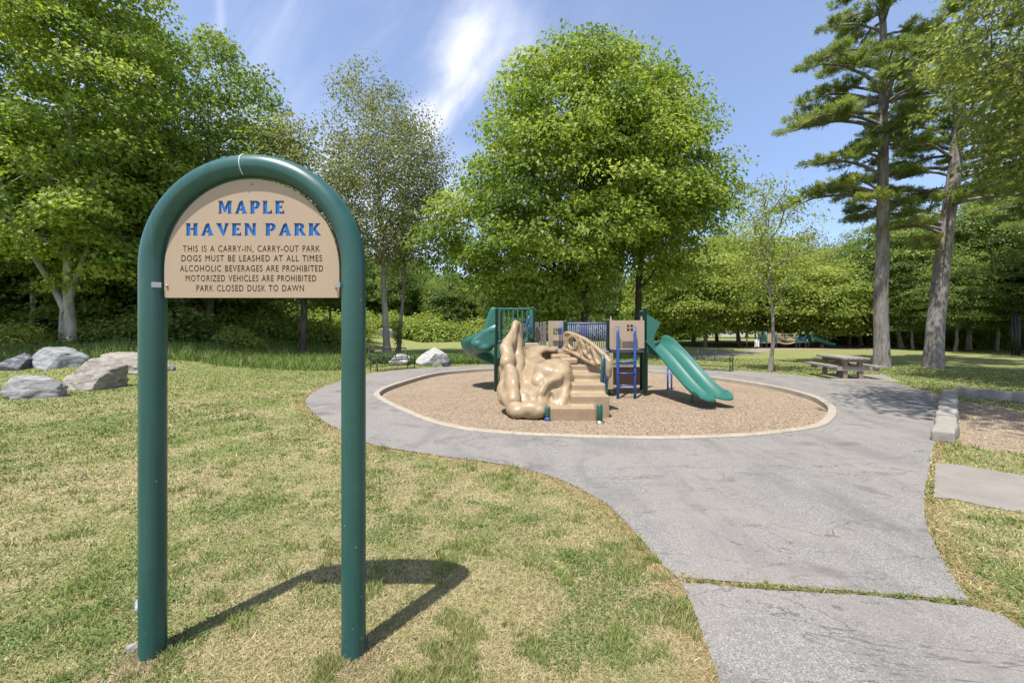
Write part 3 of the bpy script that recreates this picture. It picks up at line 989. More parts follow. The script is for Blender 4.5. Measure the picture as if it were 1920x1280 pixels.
def build_sign():
    Y0 = 2.553
    xl, xr = (286.5 - 960) / F * Y0, (663 - 960) / F * Y0
    rad = 46.5 / 1.064 / 2 / F * Y0
    cx, hs = (xl + xr) / 2, (xr - xl) / 2
    top = CAMH + (HY - 291) / F * Y0 - rad
    zc = top - hs
    root = tag(empty('park_sign', (cx, Y0, 0)), 'green tubular arch sign with tan board standing in the lawn beside the path', 'sign')
    b = MB()
    pts = [(-hs, 0, z) for z in np.linspace(-0.35, zc, 24)]
    pts += [(-hs * math.cos(t), 0, zc + hs * math.sin(t)) for t in np.linspace(0, math.pi, 50)[1:]]
    pts += [(hs, 0, z) for z in np.linspace(zc, -0.35, 24)[1:]]
    b.tube(pts, rad, 40)
    b.build('frame', M['sign_green'], root, smooth=True)
    # welded seam at the crown and chipped paint flecks low on the posts
    s = MB()
    ts = math.pi * 0.478
    ring = [(-(hs + 0) * math.cos(ts), 0, zc + hs * math.sin(ts))]
    c = np.array(ring[0]); er = np.array([-math.cos(ts), 0, math.sin(ts)])
    arc = [c + (rad + 0.0012) * (er * math.cos(a) + np.array([0, -1, 0]) * math.sin(a)) for a in np.linspace(-0.4, 2.55, 26)]
    s.tube(arc, 0.0028, 6)
    s.build('seam', M['scratch'], root, smooth=True)
    # the board: routed lettering is cut right through the front sheet
    yb = -0.021                                       # front face of the board
    D = Y0 + yb
    X = lambda px: (px - 960) / F * D - cx
    Z = lambda py: CAMH + (HY - py) / F * D
    x0, x1, zb = X(308), X(636), Z(558)
    bc = (x0 + x1) / 2; br = (x1 - x0) / 2
    ztop = Z(336)
    zk = zc - 0.02
    out = [(x0, zb + 0.012), (x0 + 0.004, zb + 0.003), (x0 + 0.012, zb), (x1 - 0.012, zb), (x1 - 0.004, zb + 0.003), (x1, zb + 0.012)]
    out += [(bc + br * math.cos(t), zk + (ztop - zk) * math.sin(t)) for t in np.linspace(0, math.pi, 48)]
    cu = bpy.data.curves.new('board_front', 'CURVE')
    cu.dimensions = '2D'; cu.fill_mode = 'BOTH'; cu.resolution_u = 4

    def poly(P):
        sp = cu.splines.new('POLY')
        sp.points.add(len(P) - 1)
        for q, p in zip(sp.points, P): q.co = (p[0], p[1], 0, 1)
        sp.use_cyclic_u = True
    poly(out)
    for text, a, b_, t, u in (('MAPLE', 410, 533, 377, 400.5), ('HAVEN PARK', 349, 601, 419, 441.5)):
        x = 0; glyphs = []
        for ch in text:
            if ch == ' ':
                x += 52; continue
            w, loops = GLY[ch]
            for L in fatten(loops, 2.6): glyphs.append([(x + p[0], p[1]) for p in L])
            x += w + 27
        x -= 27
        for L in glyphs:
            poly([(X(a + (b_ - a) * p[0] / x), Z(u + (t - u) * p[1] / 100)) for p in L])
    for text, a, b_, ymid in (('THIS IS A CARRY-IN, CARRY-OUT PARK', 343, 600, 466), ('DOGS MUST BE LEASHED AT ALL TIMES', 340, 604, 484), ('ALCOHOLIC BEVERAGES ARE PROHIBITED', 337, 606, 503),
                              ('MOTORIZED VEHICLES ARE PROHIBITED', 348, 593, 521.5), ('PARK CLOSED DUSK TO DAWN', 368, 570, 540)):
        ft = bpy.data.curves.new('line', 'FONT')
        ft.body = text; ft.size = 1.0; ft.space_character = 1.18; ft.space_word = 1.25;  ft.resolution_u = 3
        to = bpy.data.objects.new('line', ft); col.objects.link(to)
        bpy.context.view_layer.update()
        tc = to.to_curve(bpy.context.evaluated_depsgraph_get())
        pts = []
        for sp in tc.splines:
            n = len(sp.bezier_points); loop = []
            for i in range(n):
                p, q = sp.bezier_points[i], sp.bezier_points[(i + 1) % n]
                A, B_, C_, D_ = p.co, p.handle_right, q.handle_left, q.co
                straight = (B_ - A).cross(D_ - A).length < 1e-5 and (C_ - A).cross(D_ - A).length < 1e-5
                for k in range(1 if straight else 4):
                    s_ = k / 4
                    v = A * (1 - s_) ** 3 + B_ * 3 * s_ * (1 - s_) ** 2 + C_ * 3 * s_ * s_ * (1 - s_) + D_ * s_ ** 3
                    loop.append((v.x, v.y))
            pts.append(loop)
        pts = fatten(pts, 0.021)
        allx = [p[0] for L in pts for p in L]; lo, hi = min(allx), max(allx)
        cap = 0.729
        to.to_curve_clear(); bpy.data.objects.remove(to); bpy.data.curves.remove(ft)
        for L in pts:
            poly([(X(a + (b_ - a) * (p[0] - lo) / (hi - lo)), Z(ymid + 6.1 - 12.2 * p[1] / cap)) for p in L])
    cu.extrude = 0.0030
    tmp = bpy.data.objects.new('tmp', cu); col.objects.link(tmp)
    bpy.context.view_layer.update()
    me = bpy.data.meshes.new_from_object(tmp.evaluated_get(bpy.context.evaluated_depsgraph_get()))
    bpy.data.objects.remove(tmp)
    bd = link('board', me, M['board_tan'], root)
    bd.rotation_euler = (R(90), 0, 0)
    bd.location = (0, yb + 0.0030, 0)
    k = MB()
    inner = [(bc + (p[0] - bc) * 0.985, zk + (p[1] - zk) * 0.985) for p in out]
    zs = Z(452)
    hi_ = [p for p in inner if p[1] > zs]
    k.prism([(inner[6][0], zs)] + hi_ + [(inner[-1][0], zs)], (0, yb + 0.0092, 0), (1, 0, 0), (0, 0, 1), (0, -1, 0), 0.006)
    k.build('heading_lettering', M['letter_blue'], bd.parent)
    k = MB()
    lo_ = [p for p in inner if p[1] < zs]
    k.prism(lo_, (0, yb + 0.0092, 0), (1, 0, 0), (0, 0, 1), (0, -1, 0), 0.006)
    k.build('rules_lettering', M['letter_brown'], bd.parent)
    k = MB()
    k.prism(out, (0, yb + 0.0185, 0), (1, 0, 0), (0, 0, 1), (0, -1, 0), 0.012)
    k.build('board_back', M['board_tan'], root)
    for px, sx in ((313.5, -1), (629.5, 1)):
        bo = MB()
        bo.ell((X(px), yb - 0.003, Z(536)), (0.0075, 0.007, 0.0085), seg=10, rings=6)
        bo.build('bolt', M['steel'], root, smooth=True)
        br_ = MB()
        br_.box(((X(300) if sx < 0 else X(636)), -0.046, Z(535)), (0.046, 0.005, 0.030), rz=0.5 * -sx)
        br_.build('bracket', M['fence'], root, bevel=0.0015)
    bo = MB(); bo.ell((X(471.5), yb - 0.003, Z(345)), (0.006, 0.006, 0.008), seg=10, rings=6)
    bo.build('bolt', M['steel'], root, smooth=True)


build_sign()

def plate(mb, outer, holes, o, ex, ey, ez, t):
    """flat board with holes, thickened by t"""
    bm = bmesh.new(); es = []
    for L in [outer] + holes:
        vs = [bm.verts.new((p[0], p[1], 0)) for p in L]
        es += [bm.edges.new((vs[i - 1], vs[i])) for i in range(len(vs))]
    bmesh.ops.triangle_fill(bm, edges=es, use_beauty=True)
    bm.verts.index_update()
    ff = [tuple(v.index for v in f.verts) for f in bm.faces]; bm.free()
    pts = [p for L in [outer] + holes for p in L]; n = len(pts)
    o, ex, ey, ez = (np.array(q, float) for q in (o, ex, ey, ez))
    V = [o + ex * a + ey * b + ez * k for k in (-t / 2, t / 2) for a, b in pts]
    fs = ff + [tuple(i + n for i in f[::-1]) for f in ff]
    s0 = 0
    for L in [outer] + holes:
        m = len(L)
        fs += [(s0 + i, s0 + (i + 1) % m, s0 + (i + 1) % m + n, s0 + i + n) for i in range(m)]
        s0 += m
    mb.add(V, fs)


S = 1.1875                                   # numbers of the play structure were measured for an eye 1.6 m high
HB = -0.10                                   # level of the wood chips


LUMP = bpy.data.textures.new('lump', 'CLOUDS'); LUMP.noise_scale = 0.36; LUMP.noise_depth = 1
CRAG = bpy.data.textures.new('crag', 'VORONOI'); CRAG.noise_scale = 0.42; CRAG.distance_metric = 'DISTANCE'


def blob(mb, name, mat, parent, vox=0.03, it=6, fac=0.6, disp=0.0, hollow=None, crag=0.10):
    """rounded moulding: overlapping shapes fused, carved, rippled and smoothed into one skin"""
    tmp = mb.build('tmp', mat)
    r = tmp.modifiers.new('r', 'REMESH'); r.mode = 'VOXEL'; r.voxel_size = vox
    cut = None
    if hollow:
        cut = hollow.build('cut', mat)
        q = tmp.modifiers.new('c', 'BOOLEAN'); q.operation = 'DIFFERENCE'; q.object = cut; q.solver = 'FAST'
        r = tmp.modifiers.new('r2', 'REMESH'); r.mode = 'VOXEL'; r.voxel_size = vox
    if disp:
        d = tmp.modifiers.new('d', 'DISPLACE'); d.texture = LUMP; d.strength = disp; d.mid_level = 0.5; d.texture_coords = 'LOCAL'
    k = tmp.modifiers.new('s', 'SMOOTH'); k.factor = fac; k.iterations = it
    if disp:
        d = tmp.modifiers.new('g', 'DISPLACE'); d.texture = CRAG; d.strength = -crag; d.mid_level = 0.4; d.texture_coords = 'LOCAL'
        k = tmp.modifiers.new('s2', 'SMOOTH'); k.factor = 0.5; k.iterations = 3
    bpy.context.view_layer.update()
    me = bpy.data.meshes.new_from_object(tmp.evaluated_get(bpy.context.evaluated_depsgraph_get()))
    for o in (tmp, cut):
        if o: bpy.data.objects.remove(o)
    me.materials.clear(); me.name = name
    return link(name, me, mat, parent, smooth=True)


def build_play():
    ox, oy = W(1130, 700, 12.5).x, 12.5
    root = tag(empty('play_structure', (ox, oy, HB)), 'tan and green play structure with slides and sculpted climber on the round bed', 'play structure')
    o_ = Vector((ox, oy, HB))
    P = lambda px, py, Y: W(px, py, Y) - o_                      # picture position at depth Y -> local
    Q = lambda x, y, z: Vector((x * S, y * S, z * S)) - o_
    gnd = -0.25

    def post(px, Y, ytop, r=0.062, mat='play_green', cap=True):
        t = P(px, ytop, Y)
        b = MB()
        b.lathe((t.x, t.y, 0), [(r, gnd), (r, t.z - 0.03), (r * 1.12, t.z - 0.028), (r * 1.12, t.z - 0.004), (r * 0.8, t.z + 0.012), (0.004, t.z + 0.02)], 16)
        return b.build('post', M[mat], root, smooth=True)
    dz = lambda py, Y: P(960, py, Y).z
    YR, YRb = 12.75, 14.0                                        # right deck, front and back
    YL, YLb = 13.6, 14.9                                         # left deck
    for a in ((1210.5, YR, 577), (1140.5, YR, 599), (1203, YRb, 583), (1145, YRb, 601), (930, YL, 578), (999, YL, 577), (938, YLb, 582), (1002, YLb, 581), (1060, 13.2, 602), (1050, YLb, 602)):
        post(*a)

    def slabbox(name, p0, p1, y0, y1, z0, z1, mat, bev=0.012):
        """box between picture columns p0, p1 (measured at depth y0)"""
        x0, x1 = P(p0, 0, y0).x, P(p1, 0, y0).x
        b = MB(); b.box(((x0 + x1) / 2, (y0 + y1) / 2 - oy, (z0 + z1) / 2), (abs(x1 - x0), y1 - y0, abs(z1 - z0)))
        return b.build(name, M[mat], root, bevel=bev)
    zR = dz(656, YR); zL = dz(641, YL)
    slabbox('deck', 1140, 1212, YR - 0.03, YRb, zR - 0.07, zR, 'grey_deck')
    slabbox('deck', 992, 1142, 12.5, 14.0, zR - 0.08, zR - 0.01, 'grey_deck')
    slabbox('deck', 930, 1001, YL, YLb, zL - 0.07, zL, 'grey_deck')
    slabbox('step', 985, 1010, 13.05, 13.5, zL - 0.17, zL - 0.02, 'tan_panel')

    # tan house panel with a four-pane window, two ears on its top corners
    Y = YR - 0.06
    a, b_, c_, d_ = P(1143, 600.5, Y), P(1208, 600.5, Y), P(1208, 653, Y), P(1143, 653, Y)
    wx0, wx1, wz0, wz1 = P(1175.5, 0, Y).x, P(1186.5, 0, Y).x, P(0, 620.5, Y).z, P(0, 608.5, Y).z
    p = MB(); t = 0.022
    xl, xr, zb, zt = a.x, b_.x, d_.z, a.z
    yy = Y - oy
    mxx, mzz = (wx0 + wx1) / 2, (wz0 + wz1) / 2; g_ = 0.014
    holes = [[(a0, c0), (a1, c0), (a1, c1), (a0, c1)] for a0, a1 in ((wx0, mxx - g_), (mxx + g_, wx1)) for c0, c1 in ((wz0, mzz - g_), (mzz + g_, wz1))]
    plate(p, [(xl, zb), (xr, zb), (xr, zt), (xl, zt)], holes, (0, yy, 0), (1, 0, 0), (0, 0, 1), (0, -1, 0), t)
    for q in (1143.5, 1201):
        x = P(q, 0, Y).x
        p.prism([(0, 0), (0.05, 0), (0.05, 0.10), (0.02, 0.13), (0, 0.06)], (x, yy, zt), (1, 0, 0), (0, 0, 1), (0, -1, 0), t)
    panel = p.build('house_panel', M['tan_panel'], root, recalc=True)
    w = MB(); w.box(((wx0 + wx1) / 2, yy + 0.03, (wz0 + wz1) / 2), (wx1 - wx0 + 0.02, 0.012, wz1 - wz0 + 0.02)); w.build('window', M['red'], panel)
    sl = MB()
    s0, s1 = P(1166, 640, Y), P(1188, 650, Y)
    for k in range(5):
        z = s1.z + (s0.z - s1.z) * k / 4
        sl.box(((s0.x + s1.x) / 2, yy - 0.018, z), (s1.x - s0.x, 0.012, 0.016))
    sl.build('slot_vent', M['plum'], panel)

    # blue ladder
    Yl = 12.15
    for q in (1158.5, 1190.5):
        b = MB()
        top, lo = P(q, 612, YR - 0.2), P(q, 748, Yl)
        b.tube([top, P(q, 628, YR - 0.22), P(q, 655, YR - 0.27), P(q, 690, Yl + 0.2), (lo.x, lo.y, gnd)], [0.030, 0.042, 0.046, 0.042, 0.040], 10)
        b.build('ladder_rail', M['blue'], root, smooth=True)
    for q in (679, 700, 722):
        b = MB(); b.tube([P(1158, q, Yl + 0.13), P(1191, q, Yl + 0.13)], 0.024, 8)
        b.build('ladder_rung', M['blue'], root, smooth=True)
    # shelf and counter panels under the right deck
    slabbox('counter_shelf', 1147, 1192, 12.85, 13.2, dz(684, 12.9) - 0.03, dz(682, 12.9), 'steel', 0.005)
    slabbox('counter_panel', 1149, 1200, 13.45, 13.50, dz(722, 13.4), dz(688, 13.4), 'brown_panel')
    slabbox('side_panel', 1139, 1150, 12.6, 12.66, dz(730, 12.6), dz(662, 12.6), 'tan_panel')

    # blue vertical bar barrier at the back of the middle deck
    Yb = YRb
    b = MB()
    za, zb_ = dz(606, Yb), dz(652, Yb)
    x0, x1 = P(1064, 0, Yb).x, P(1138, 0, Yb).x
    b.tube([(x0, Yb - oy, za), (x1, Yb - oy, za)], 0.028, 8); b.tube([(x0, Yb - oy, zb_), (x1, Yb - oy, zb_)], 0.024, 8)
    for k in range(19):
        x = x0 + (x1 - x0) * (k + 0.5) / 19
        b.tube([(x, Yb - oy, za), (x, Yb - oy, zb_)], 0.016, 6)
    b.build('bar_barrier', M['bar_blue'], root, smooth=True)
    b = MB()
    for k in range(6):
        q = P(1049 + k * 2.6, 0, 13.3).x
        b.tube([(q, 13.3 - oy, dz(604, 13.3)), (q, 13.3 - oy, dz(650, 13.3))], 0.013, 6)
    b.build('bar_gate', M['blue'], root, smooth=True)

    # tan slotted panel and plum posts at the back
    Yp = 14.2
    p = MB(); yy = Yp - oy
    X = lambda q: P(q, 0, Yp).x
    zt, zm1, zm0, zb_ = dz(601.5, Yp), dz(615, Yp), dz(627, Yp), dz(649, Yp)
    p.box(((X(1028) + X(1037)) / 2, yy, (zt + zb_) / 2), (X(1037) - X(1028), 0.03, zt - zb_))
    p.box(((X(1037) + X(1062)) / 2, yy, (zt + zm1) / 2), (X(1062) - X(1037), 0.03, zt - zm1))
    p.box(((X(1037) + X(1062)) / 2, yy, (zm0 + zb_) / 2), (X(1062) - X(1037), 0.03, zm0 - zb_))
    for k in range(6):
        q = 1038.5 + k * 3.4
        p.box((X(q), yy, (zm1 + zm0) / 2), (0.014, 0.02, zm1 - zm0))
    p.box(((X(1036) + X(1054)) / 2, yy - 0.05, dz(637, Yp)), (X(1054) - X(1036), 0.08, 0.05))
    p.build('slot_panel', M['tan_panel'], root)
    for q, wd, yt in ((1007, 8, 604), (1014.5, 4, 605), (1021, 7, 603), (985.5, 9, 611)):
        b = MB(); b.box((P(q, 0, 13.9).x, 13.9 - oy, (dz(yt, 13.9) + dz(652, 13.9)) / 2), (wd / F * 13.9, 0.06, dz(yt, 13.9) - dz(652, 13.9)))
        b.build('post', M['plum'], root, bevel=0.012)
    # blue steering handle on the left tower
    b = MB()
    b.tube([P(982, 612, YL - 0.2), P(987, 609, YL - 0.2), P(990.5, 600, YL - 0.2), P(992, 592, YL - 0.2)], 0.03, 8)
    b.tube([P(990, 610, YL - 0.2), P(994, 617, YL - 0.15), P(994, 626, YL - 0.1)], [0.04, 0.034, 0.02], 8)
    b.build('handle', M['blue'], root, smooth=True)

    # left tower: slatted green barrier
    b = MB()
    for yq, Yq in ((579, YL), (640, YL)):
        b.tube([P(931, yq, Yq), P(999, yq, Yq)], 0.03, 10)
    for k in range(7):
        q = 936.5 + k * 8.6
        w_ = 0.04
        b.box((P(q, 0, YL).x, YL - oy, (dz(580, YL) + dz(640, YL)) / 2), (w_, 0.03, dz(580, YL) - dz(640, YL)))
    b.build('slat_barrier', M['plastic_green'], root, smooth=False)
    b = MB(); b.box((P(995.5, 0, YL).x, YL - oy - 0.05, (dz(581, YL) + dz(634, YL)) / 2), (0.13, 0.03, dz(581, YL) - dz(634, YL)))
    b.build('side_panel', M['plastic_green'], root, bevel=0.02)
    b = MB(); b.box((P(934.5, 0, YL).x, YL - oy - 0.03, (dz(677, YL) + dz(641, YL)) / 2), (0.15, 0.03, 0.42))
    b.build('side_panel', M['plastic_green'], root, bevel=0.02)

    # spiral slide: hood, then a chute that drops and curls away behind
    def chute(name, path, wdt, wall, mat, nw=9, lip=0.03):
        """path: rows (x, y, z, sx, sy, hL, hR): centre, side direction and wall heights -> closed U section"""
        rows = []
        for (x, y, z, sx, sy, hl, hr) in path:
            us = np.linspace(-1, 1, 17)
            inn = []
            for u in us:
                h = hl if u < 0 else hr
                zz = z + h * (abs(u) ** 2.6)
                inn.append((x + sx * wdt / 2 * math.copysign(abs(u) ** 0.8, u), y + sy * wdt / 2 * math.copysign(abs(u) ** 0.8, u), zz))
            e = 0.035
            outr = [(px + sx * e * (-1 if u < -0.6 else 1 if u > 0.6 else 0), py + sy * e * (-1 if u < -0.6 else 1 if u > 0.6 else 0), pz - (e if abs(u) < 0.97 else 0)) for u, (px, py, pz) in zip(us, inn)]
            rows.append(inn + outr[::-1] + [inn[0]])
        b = MB(); b.sheet(rows)
        n = len(rows[0]) - 1
        b.add(np.array(rows[0][:n]), [tuple(range(n))]); b.add(np.array(rows[-1][:n]), [tuple(range(n - 1, -1, -1))])
        return b.build(name, M[mat], root, smooth=True, recalc=True)
    st = P(930, 641, YL)
    C = Vector((st.x - 0.02, st.y + 1.02, 0)); rr = 0.72
    path = []
    for k in range(41):
        t = k / 40
        th = -math.pi / 2 - t * math.pi * 1.62
        z = zL - 0.02 - (zL - 0.22) * (t ** 0.92)
        sx, sy = math.cos(th), math.sin(th)                     # outward from the helix axis
        hl = 0.30
        hr = 0.42 + 0.14 * math.exp(-(t / 0.08) ** 2)
        bul = 1 + 0.12 * math.sin(min(1, t * 2.2) * math.pi)
        path.append((C.x + sx * rr * bul, C.y + sy * rr * bul, z, sx, sy, hl, hr))
    chute('spiral_chute', path, 0.74, 0.4, 'plastic_green')
    b = MB()
    hood = [P(x, y, YL) for x, y in ((931, 577), (925, 574.5), (919, 578), (914, 590), (910, 604), (907, 617), (900, 626), (888, 634), (881, 642), (886, 652), (902, 655), (931, 648))]
    b.prism([(q.x, q.z) for q in hood], (0, YL - oy + 0.10, 0), (1, 0, 0), (0, 0, 1), (0, -1, 0), 0.34)
    q = P(896, 645, YL); b.ell((q.x, YL - oy + 0.16, q.z), (0.24, 0.30, 0.17), seg=20, rings=12)
    q = P(905, 652, YL); b.ell((q.x, YL - oy + 0.16, q.z), (0.34, 0.30, 0.16), seg=20, rings=12)
    blob(b, 'slide_hood', M['plastic_green'], root, 0.03, 14, 0.65)
    b = MB(); q = P(931, 700, YL)
    b.tube([(C.x, C.y, gnd), (C.x, C.y, zL - 0.1)], 0.055, 12); b.build('slide_post', M['play_green'], root, smooth=True)

    # double slide at the right
    e0, e1 = Q(3.60, 11.05, 0), Q(4.28, 8.95, 0)
    dv = Vector((e1.x - e0.x, e1.y - e0.y, 0)); Ln = dv.length; dv.normalize(); sd = Vector((-dv.y, dv.x, 0))
    if sd.x < 0: sd = -sd
    zt = zR; ze = 0.14
    rows = []
    wdt = 1.0
    for k in range(43):
        t = -0.12 + 1.12 * k / 42
        s_ = min(max((t - 0.10) / 0.74, 0), 1)
        z = zt + (ze - zt) * (s_ * s_ * (3 - 2 * s_) * 0.35 + s_ * 0.65)
        if t > 0.9: z += 0.06 * (t - 0.9) / 0.1 * 0
        us = np.linspace(-1, 1, 41)
        wall = 0.17 + 0.16 * math.exp(-((t + 0.05) / 0.14) ** 2)
        end = max(0, (t - 0.88) / 0.12)
        top = []
        for u in us:
            lane = abs(abs(u) - 0.5) / 0.5                       # 1 at rims and centre ridge, 0 in the lanes
            edge = abs(u) > 0.5
            h = (wall if edge else wall * 0.55) * (lane ** 2.4)
            h *= (1 - 0.55 * end)
            back = 0.16 * (end ** 2) * (lane ** 3)
            top.append(e0 + dv * (t * Ln - back * (0.9 if edge else 1.6)) + sd * (u * wdt / 2) + Vector((0, 0, z + h)))
        bot = [q - Vector((0, 0, 0.04)) + sd * (0.02 * (1 if u > 0.95 else -1 if u < -0.95 else 0)) for u, q in zip(us, top)]
        rows.append([tuple(q) for q in top] + [tuple(q) for q in bot[::-1]] + [tuple(top[0])])
    b = MB(); b.sheet(rows); n = len(rows[0]) - 1
    for rw in (rows[0], rows[-1]):
        for i in range(40):
            b.add(np.array([rw[i], rw[i + 1], rw[n - 2 - i], rw[n - 1 - i]]), [(0, 1, 2, 3)])
    b.build('double_slide', M['plastic_green'], root, smooth=True, recalc=True)
    b = MB()
    hp = [P(x, y, YR - 0.1) for x, y in ((1213, 589), (1217, 590), (1240, 605.5), (1236, 614), (1228, 630), (1228, 640), (1231, 652), (1245, 664), (1240, 672), (1213, 660))]
    b.prism([(q.x, q.z) for q in hp], (0, YR - oy - 0.03, 0), (1, 0, 0), (0, 0, 1), (0, -1, 0), 0.06)
    b.build('slide_hood', M['plastic_green'], root, bevel=0.02, seg=3)
    b = MB(); q = e0 + dv * (0.62 * Ln); b.tube([(q.x, q.y, gnd), (q.x, q.y, 0.36)], 0.03, 8); b.build('slide_post', M['play_green'], root, smooth=True)
    for qx in (1252, 1259):
        b = MB(); b.tube([P(qx, 690, 14.2), P(qx, 705, 14.1), (P(qx, 0, 14.0).x, 14.0 - oy, gnd)], 0.03, 8); b.build('ladder_rail', M['blue'], root, smooth=True)

    # sculpted climber --------------------------------------------------------
    fin = MB()
    def cap(a, b2, r0, r1, n=7, sq=1.0):
        a = Vector(a); b2 = Vector(b2); n = max(5, int((b2 - a).length / (0.28 * min(r0, r1))) + 1)
        for i in range(n):
            t = i / (n - 1); c = a.lerp(b2, t); r = r0 + (r1 - r0) * t
            fin.ell(c, (r, r * sq, r), seg=12, rings=8)
    # tall left wing: draped columns of moulded rock, two storeys with a waist
    cap(P(967, 605, 11.9), P(960, 628, 11.6), 0.105, 0.15)
    cap(P(960, 628, 11.6), P(951, 655, 11.2), 0.15, 0.20)
    cap(P(951, 655, 11.2), P(951, 682, 10.8), 0.20, 0.20)
    cap(P(957, 698, 10.6), P(960, 720, 10.2), 0.19, 0.21)
    cap(P(960, 720, 10.2), P(963, 752, 9.75), 0.205, 0.15)
    cap(P(946, 700, 10.8), P(948, 748, 10.1), 0.17, 0.19)
    cap(P(950, 745, 10.0), P(960, 768, 9.7), 0.19, 0.15)
    cap(P(973, 606, 12.0), P(978, 650, 11.9), 0.07, 0.10)
    cap(P(966, 625, 11.9), P(970, 668, 11.5), 0.15, 0.21)
    cap(P(970, 668, 11.5), P(968, 700, 11.0), 0.22, 0.24)
    cap(P(968, 700, 11.0), P(972, 745, 10.3), 0.25, 0.25)
    cap(P(980, 655, 11.8), P(984, 690, 11.4), 0.13, 0.18)
    cap(P(952, 640, 11.7), P(950, 700, 11.2), 0.15, 0.18)
    blob(fin, 'climber_wing', M['tan'], root, 0.024, 12, 0.65, 0.06)
    # broad draped slope between the wing and the mound
    fin = MB()
    for a, r in (((1002, 662, 12.2), (0.30, 0.42, 0.16)), ((1000, 680, 11.8), (0.40, 0.48, 0.24)), ((995, 702, 11.3), (0.46, 0.50, 0.30)), ((990, 726, 10.8), (0.46, 0.46, 0.34)), ((988, 748, 10.35), (0.44, 0.44, 0.34)),
                 ((985, 664, 12.05), (0.28, 0.36, 0.20)), ((984, 684, 11.6), (0.34, 0.40, 0.26)), ((978, 712, 11.0), (0.36, 0.42, 0.30)), ((974, 742, 10.4), (0.34, 0.38, 0.30)), ((1018, 656, 12.35), (0.44, 0.30, 0.13)),
                 ((985, 770, 9.95), (0.36, 0.36, 0.22)), ((1012, 768, 9.9), (0.34, 0.34, 0.24)), ((1025, 740, 10.5), (0.42, 0.42, 0.36)), ((1030, 715, 11.0), (0.45, 0.48, 0.36))):
        fin.ell(P(*a), r, seg=20, rings=12)
    # rolled toe along the chips
    cap(P(958, 760, 9.8), P(972, 770, 9.55), 0.18, 0.19); cap(P(972, 770, 9.55), P(1008, 771, 9.5), 0.19, 0.21)
    # folds that run down the slope
    cap(P(982, 676, 11.45), P(974, 716, 10.75), 0.09, 0.12); cap(P(974, 716, 10.75), P(982, 750, 10.1), 0.12, 0.10); cap(P(982, 750, 10.1), P(1000, 770, 9.6), 0.10, 0.08)
    blob(fin, 'climber_slope', M['tan'], root, 0.030, 30, 0.7, 0.07)
    # swelling mound with two scooped hollows
    fin = MB()
    for a, r in (((1040, 690, 11.05), (0.42, 0.46, 0.28)), ((1028, 703, 10.75), (0.40, 0.42, 0.33)), ((1050, 708, 10.6), (0.36, 0.42, 0.36)), ((1045, 728, 10.45), (0.38, 0.40, 0.36)), ((1036, 748, 10.2), (0.40, 0.38, 0.34)),
                 ((1050, 762, 10.1), (0.34, 0.34, 0.30)), ((1022, 762, 10.0), (0.30, 0.34, 0.26)), ((1066, 745, 10.4), (0.22, 0.34, 0.36)), ((1012, 722, 10.6), (0.30, 0.34, 0.30))):
        fin.ell(P(*a), r, seg=20, rings=12)
    cap(P(1062, 698, 10.45), P(1046, 708, 10.15), 0.10, 0.13); cap(P(1046, 708, 10.15), P(1024, 718, 9.95), 0.13, 0.12); cap(P(1024, 718, 9.95), P(1012, 738, 9.85), 0.11, 0.10)
    cap(P(1066, 722, 10.25), P(1058, 745, 9.95), 0.10, 0.11); cap(P(1058, 745, 9.95), P(1052, 768, 9.75), 0.11, 0.08)
    cap(P(1010, 746, 9.9), P(1018, 768, 9.6), 0.11, 0.11)
    hol = MB()
    hol.ell(P(1034, 744, 9.72), (0.115, 0.26, 0.15), seg=20, rings=12)
    hol.ell(P(1028, 726, 9.70), (0.10, 0.16, 0.06), seg=20, rings=12)
    hol.ell(P(1049, 728, 9.85), (0.09, 0.16, 0.09), seg=20, rings=12)
    blob(fin, 'climber_mound', M['tan'], root, 0.026, 10, 0.65, 0.05, hol)
    b = MB()
    b.box(P(1066, 676, 11.35) - Vector((0, 0, 0.0)), (0.42, 0.5, 0.16)); o = b.build('climber_ledge', M['tan'], root, bevel=0.05, seg=4)
    slabbox('riser_panel', 1002, 1064, 12.40, 12.47, dz(692, 12.4), dz(658.5, 12.4), 'tan')
    # steps
    steps = [((1030, 1119), 785, 765, 9.32), ((1072, 1143), 757, 741, 9.62), ((1073, 1136), 733, 719, 10.02), ((1070, 1133), 712, 701, 10.5), ((1066, 1127), 696, 684, 11.05), ((1035, 1100), 676, 665, 11.7)]
    b = MB()
    for (p0, p1), yb_, yt_, Y in steps:
        x0, x1 = P(p0, 0, Y).x, P(p1, 0, Y).x
        z1 = P(0, yt_, Y).z
        y1 = 12.5
        b.box(((x0 + x1) / 2, (Y + y1) / 2 - oy, (z1 + gnd) / 2), (x1 - x0, y1 - Y, z1 - gnd))
    o = b.build('climber_steps', M['tan'], root)
    r_ = o.modifiers.new('r', 'REMESH'); r_.mode = 'VOXEL'; r_.voxel_size = 0.03; r_.use_smooth_shade = True
    s_ = o.modifiers.new('s', 'SMOOTH'); s_.factor = 0.5; s_.iterations = 3
    # right wing: pierced, curved wall beside the steps
    A, B_ = P(1058, 622, 12.1), P(1141, 700, 10.35)
    ex = Vector((B_.x - A.x, B_.y - A.y, 0)); Lw = ex.length; ex.normalize(); ez = Vector((ex.y, -ex.x, 0))
    def wp(px, py):
        """picture position -> coordinates in the plane of the wing"""
        d = Vector(((px - 960) / F, 1, (HY - py) / F)); eye = Vector((0, 0, CAMH)) - o_
        nrm = Vector((ez.x, ez.y, 0)); t = (A - eye).dot(nrm) / d.dot(nrm)
        q = eye + d * t
        return ((q - A).dot(ex), q.z)
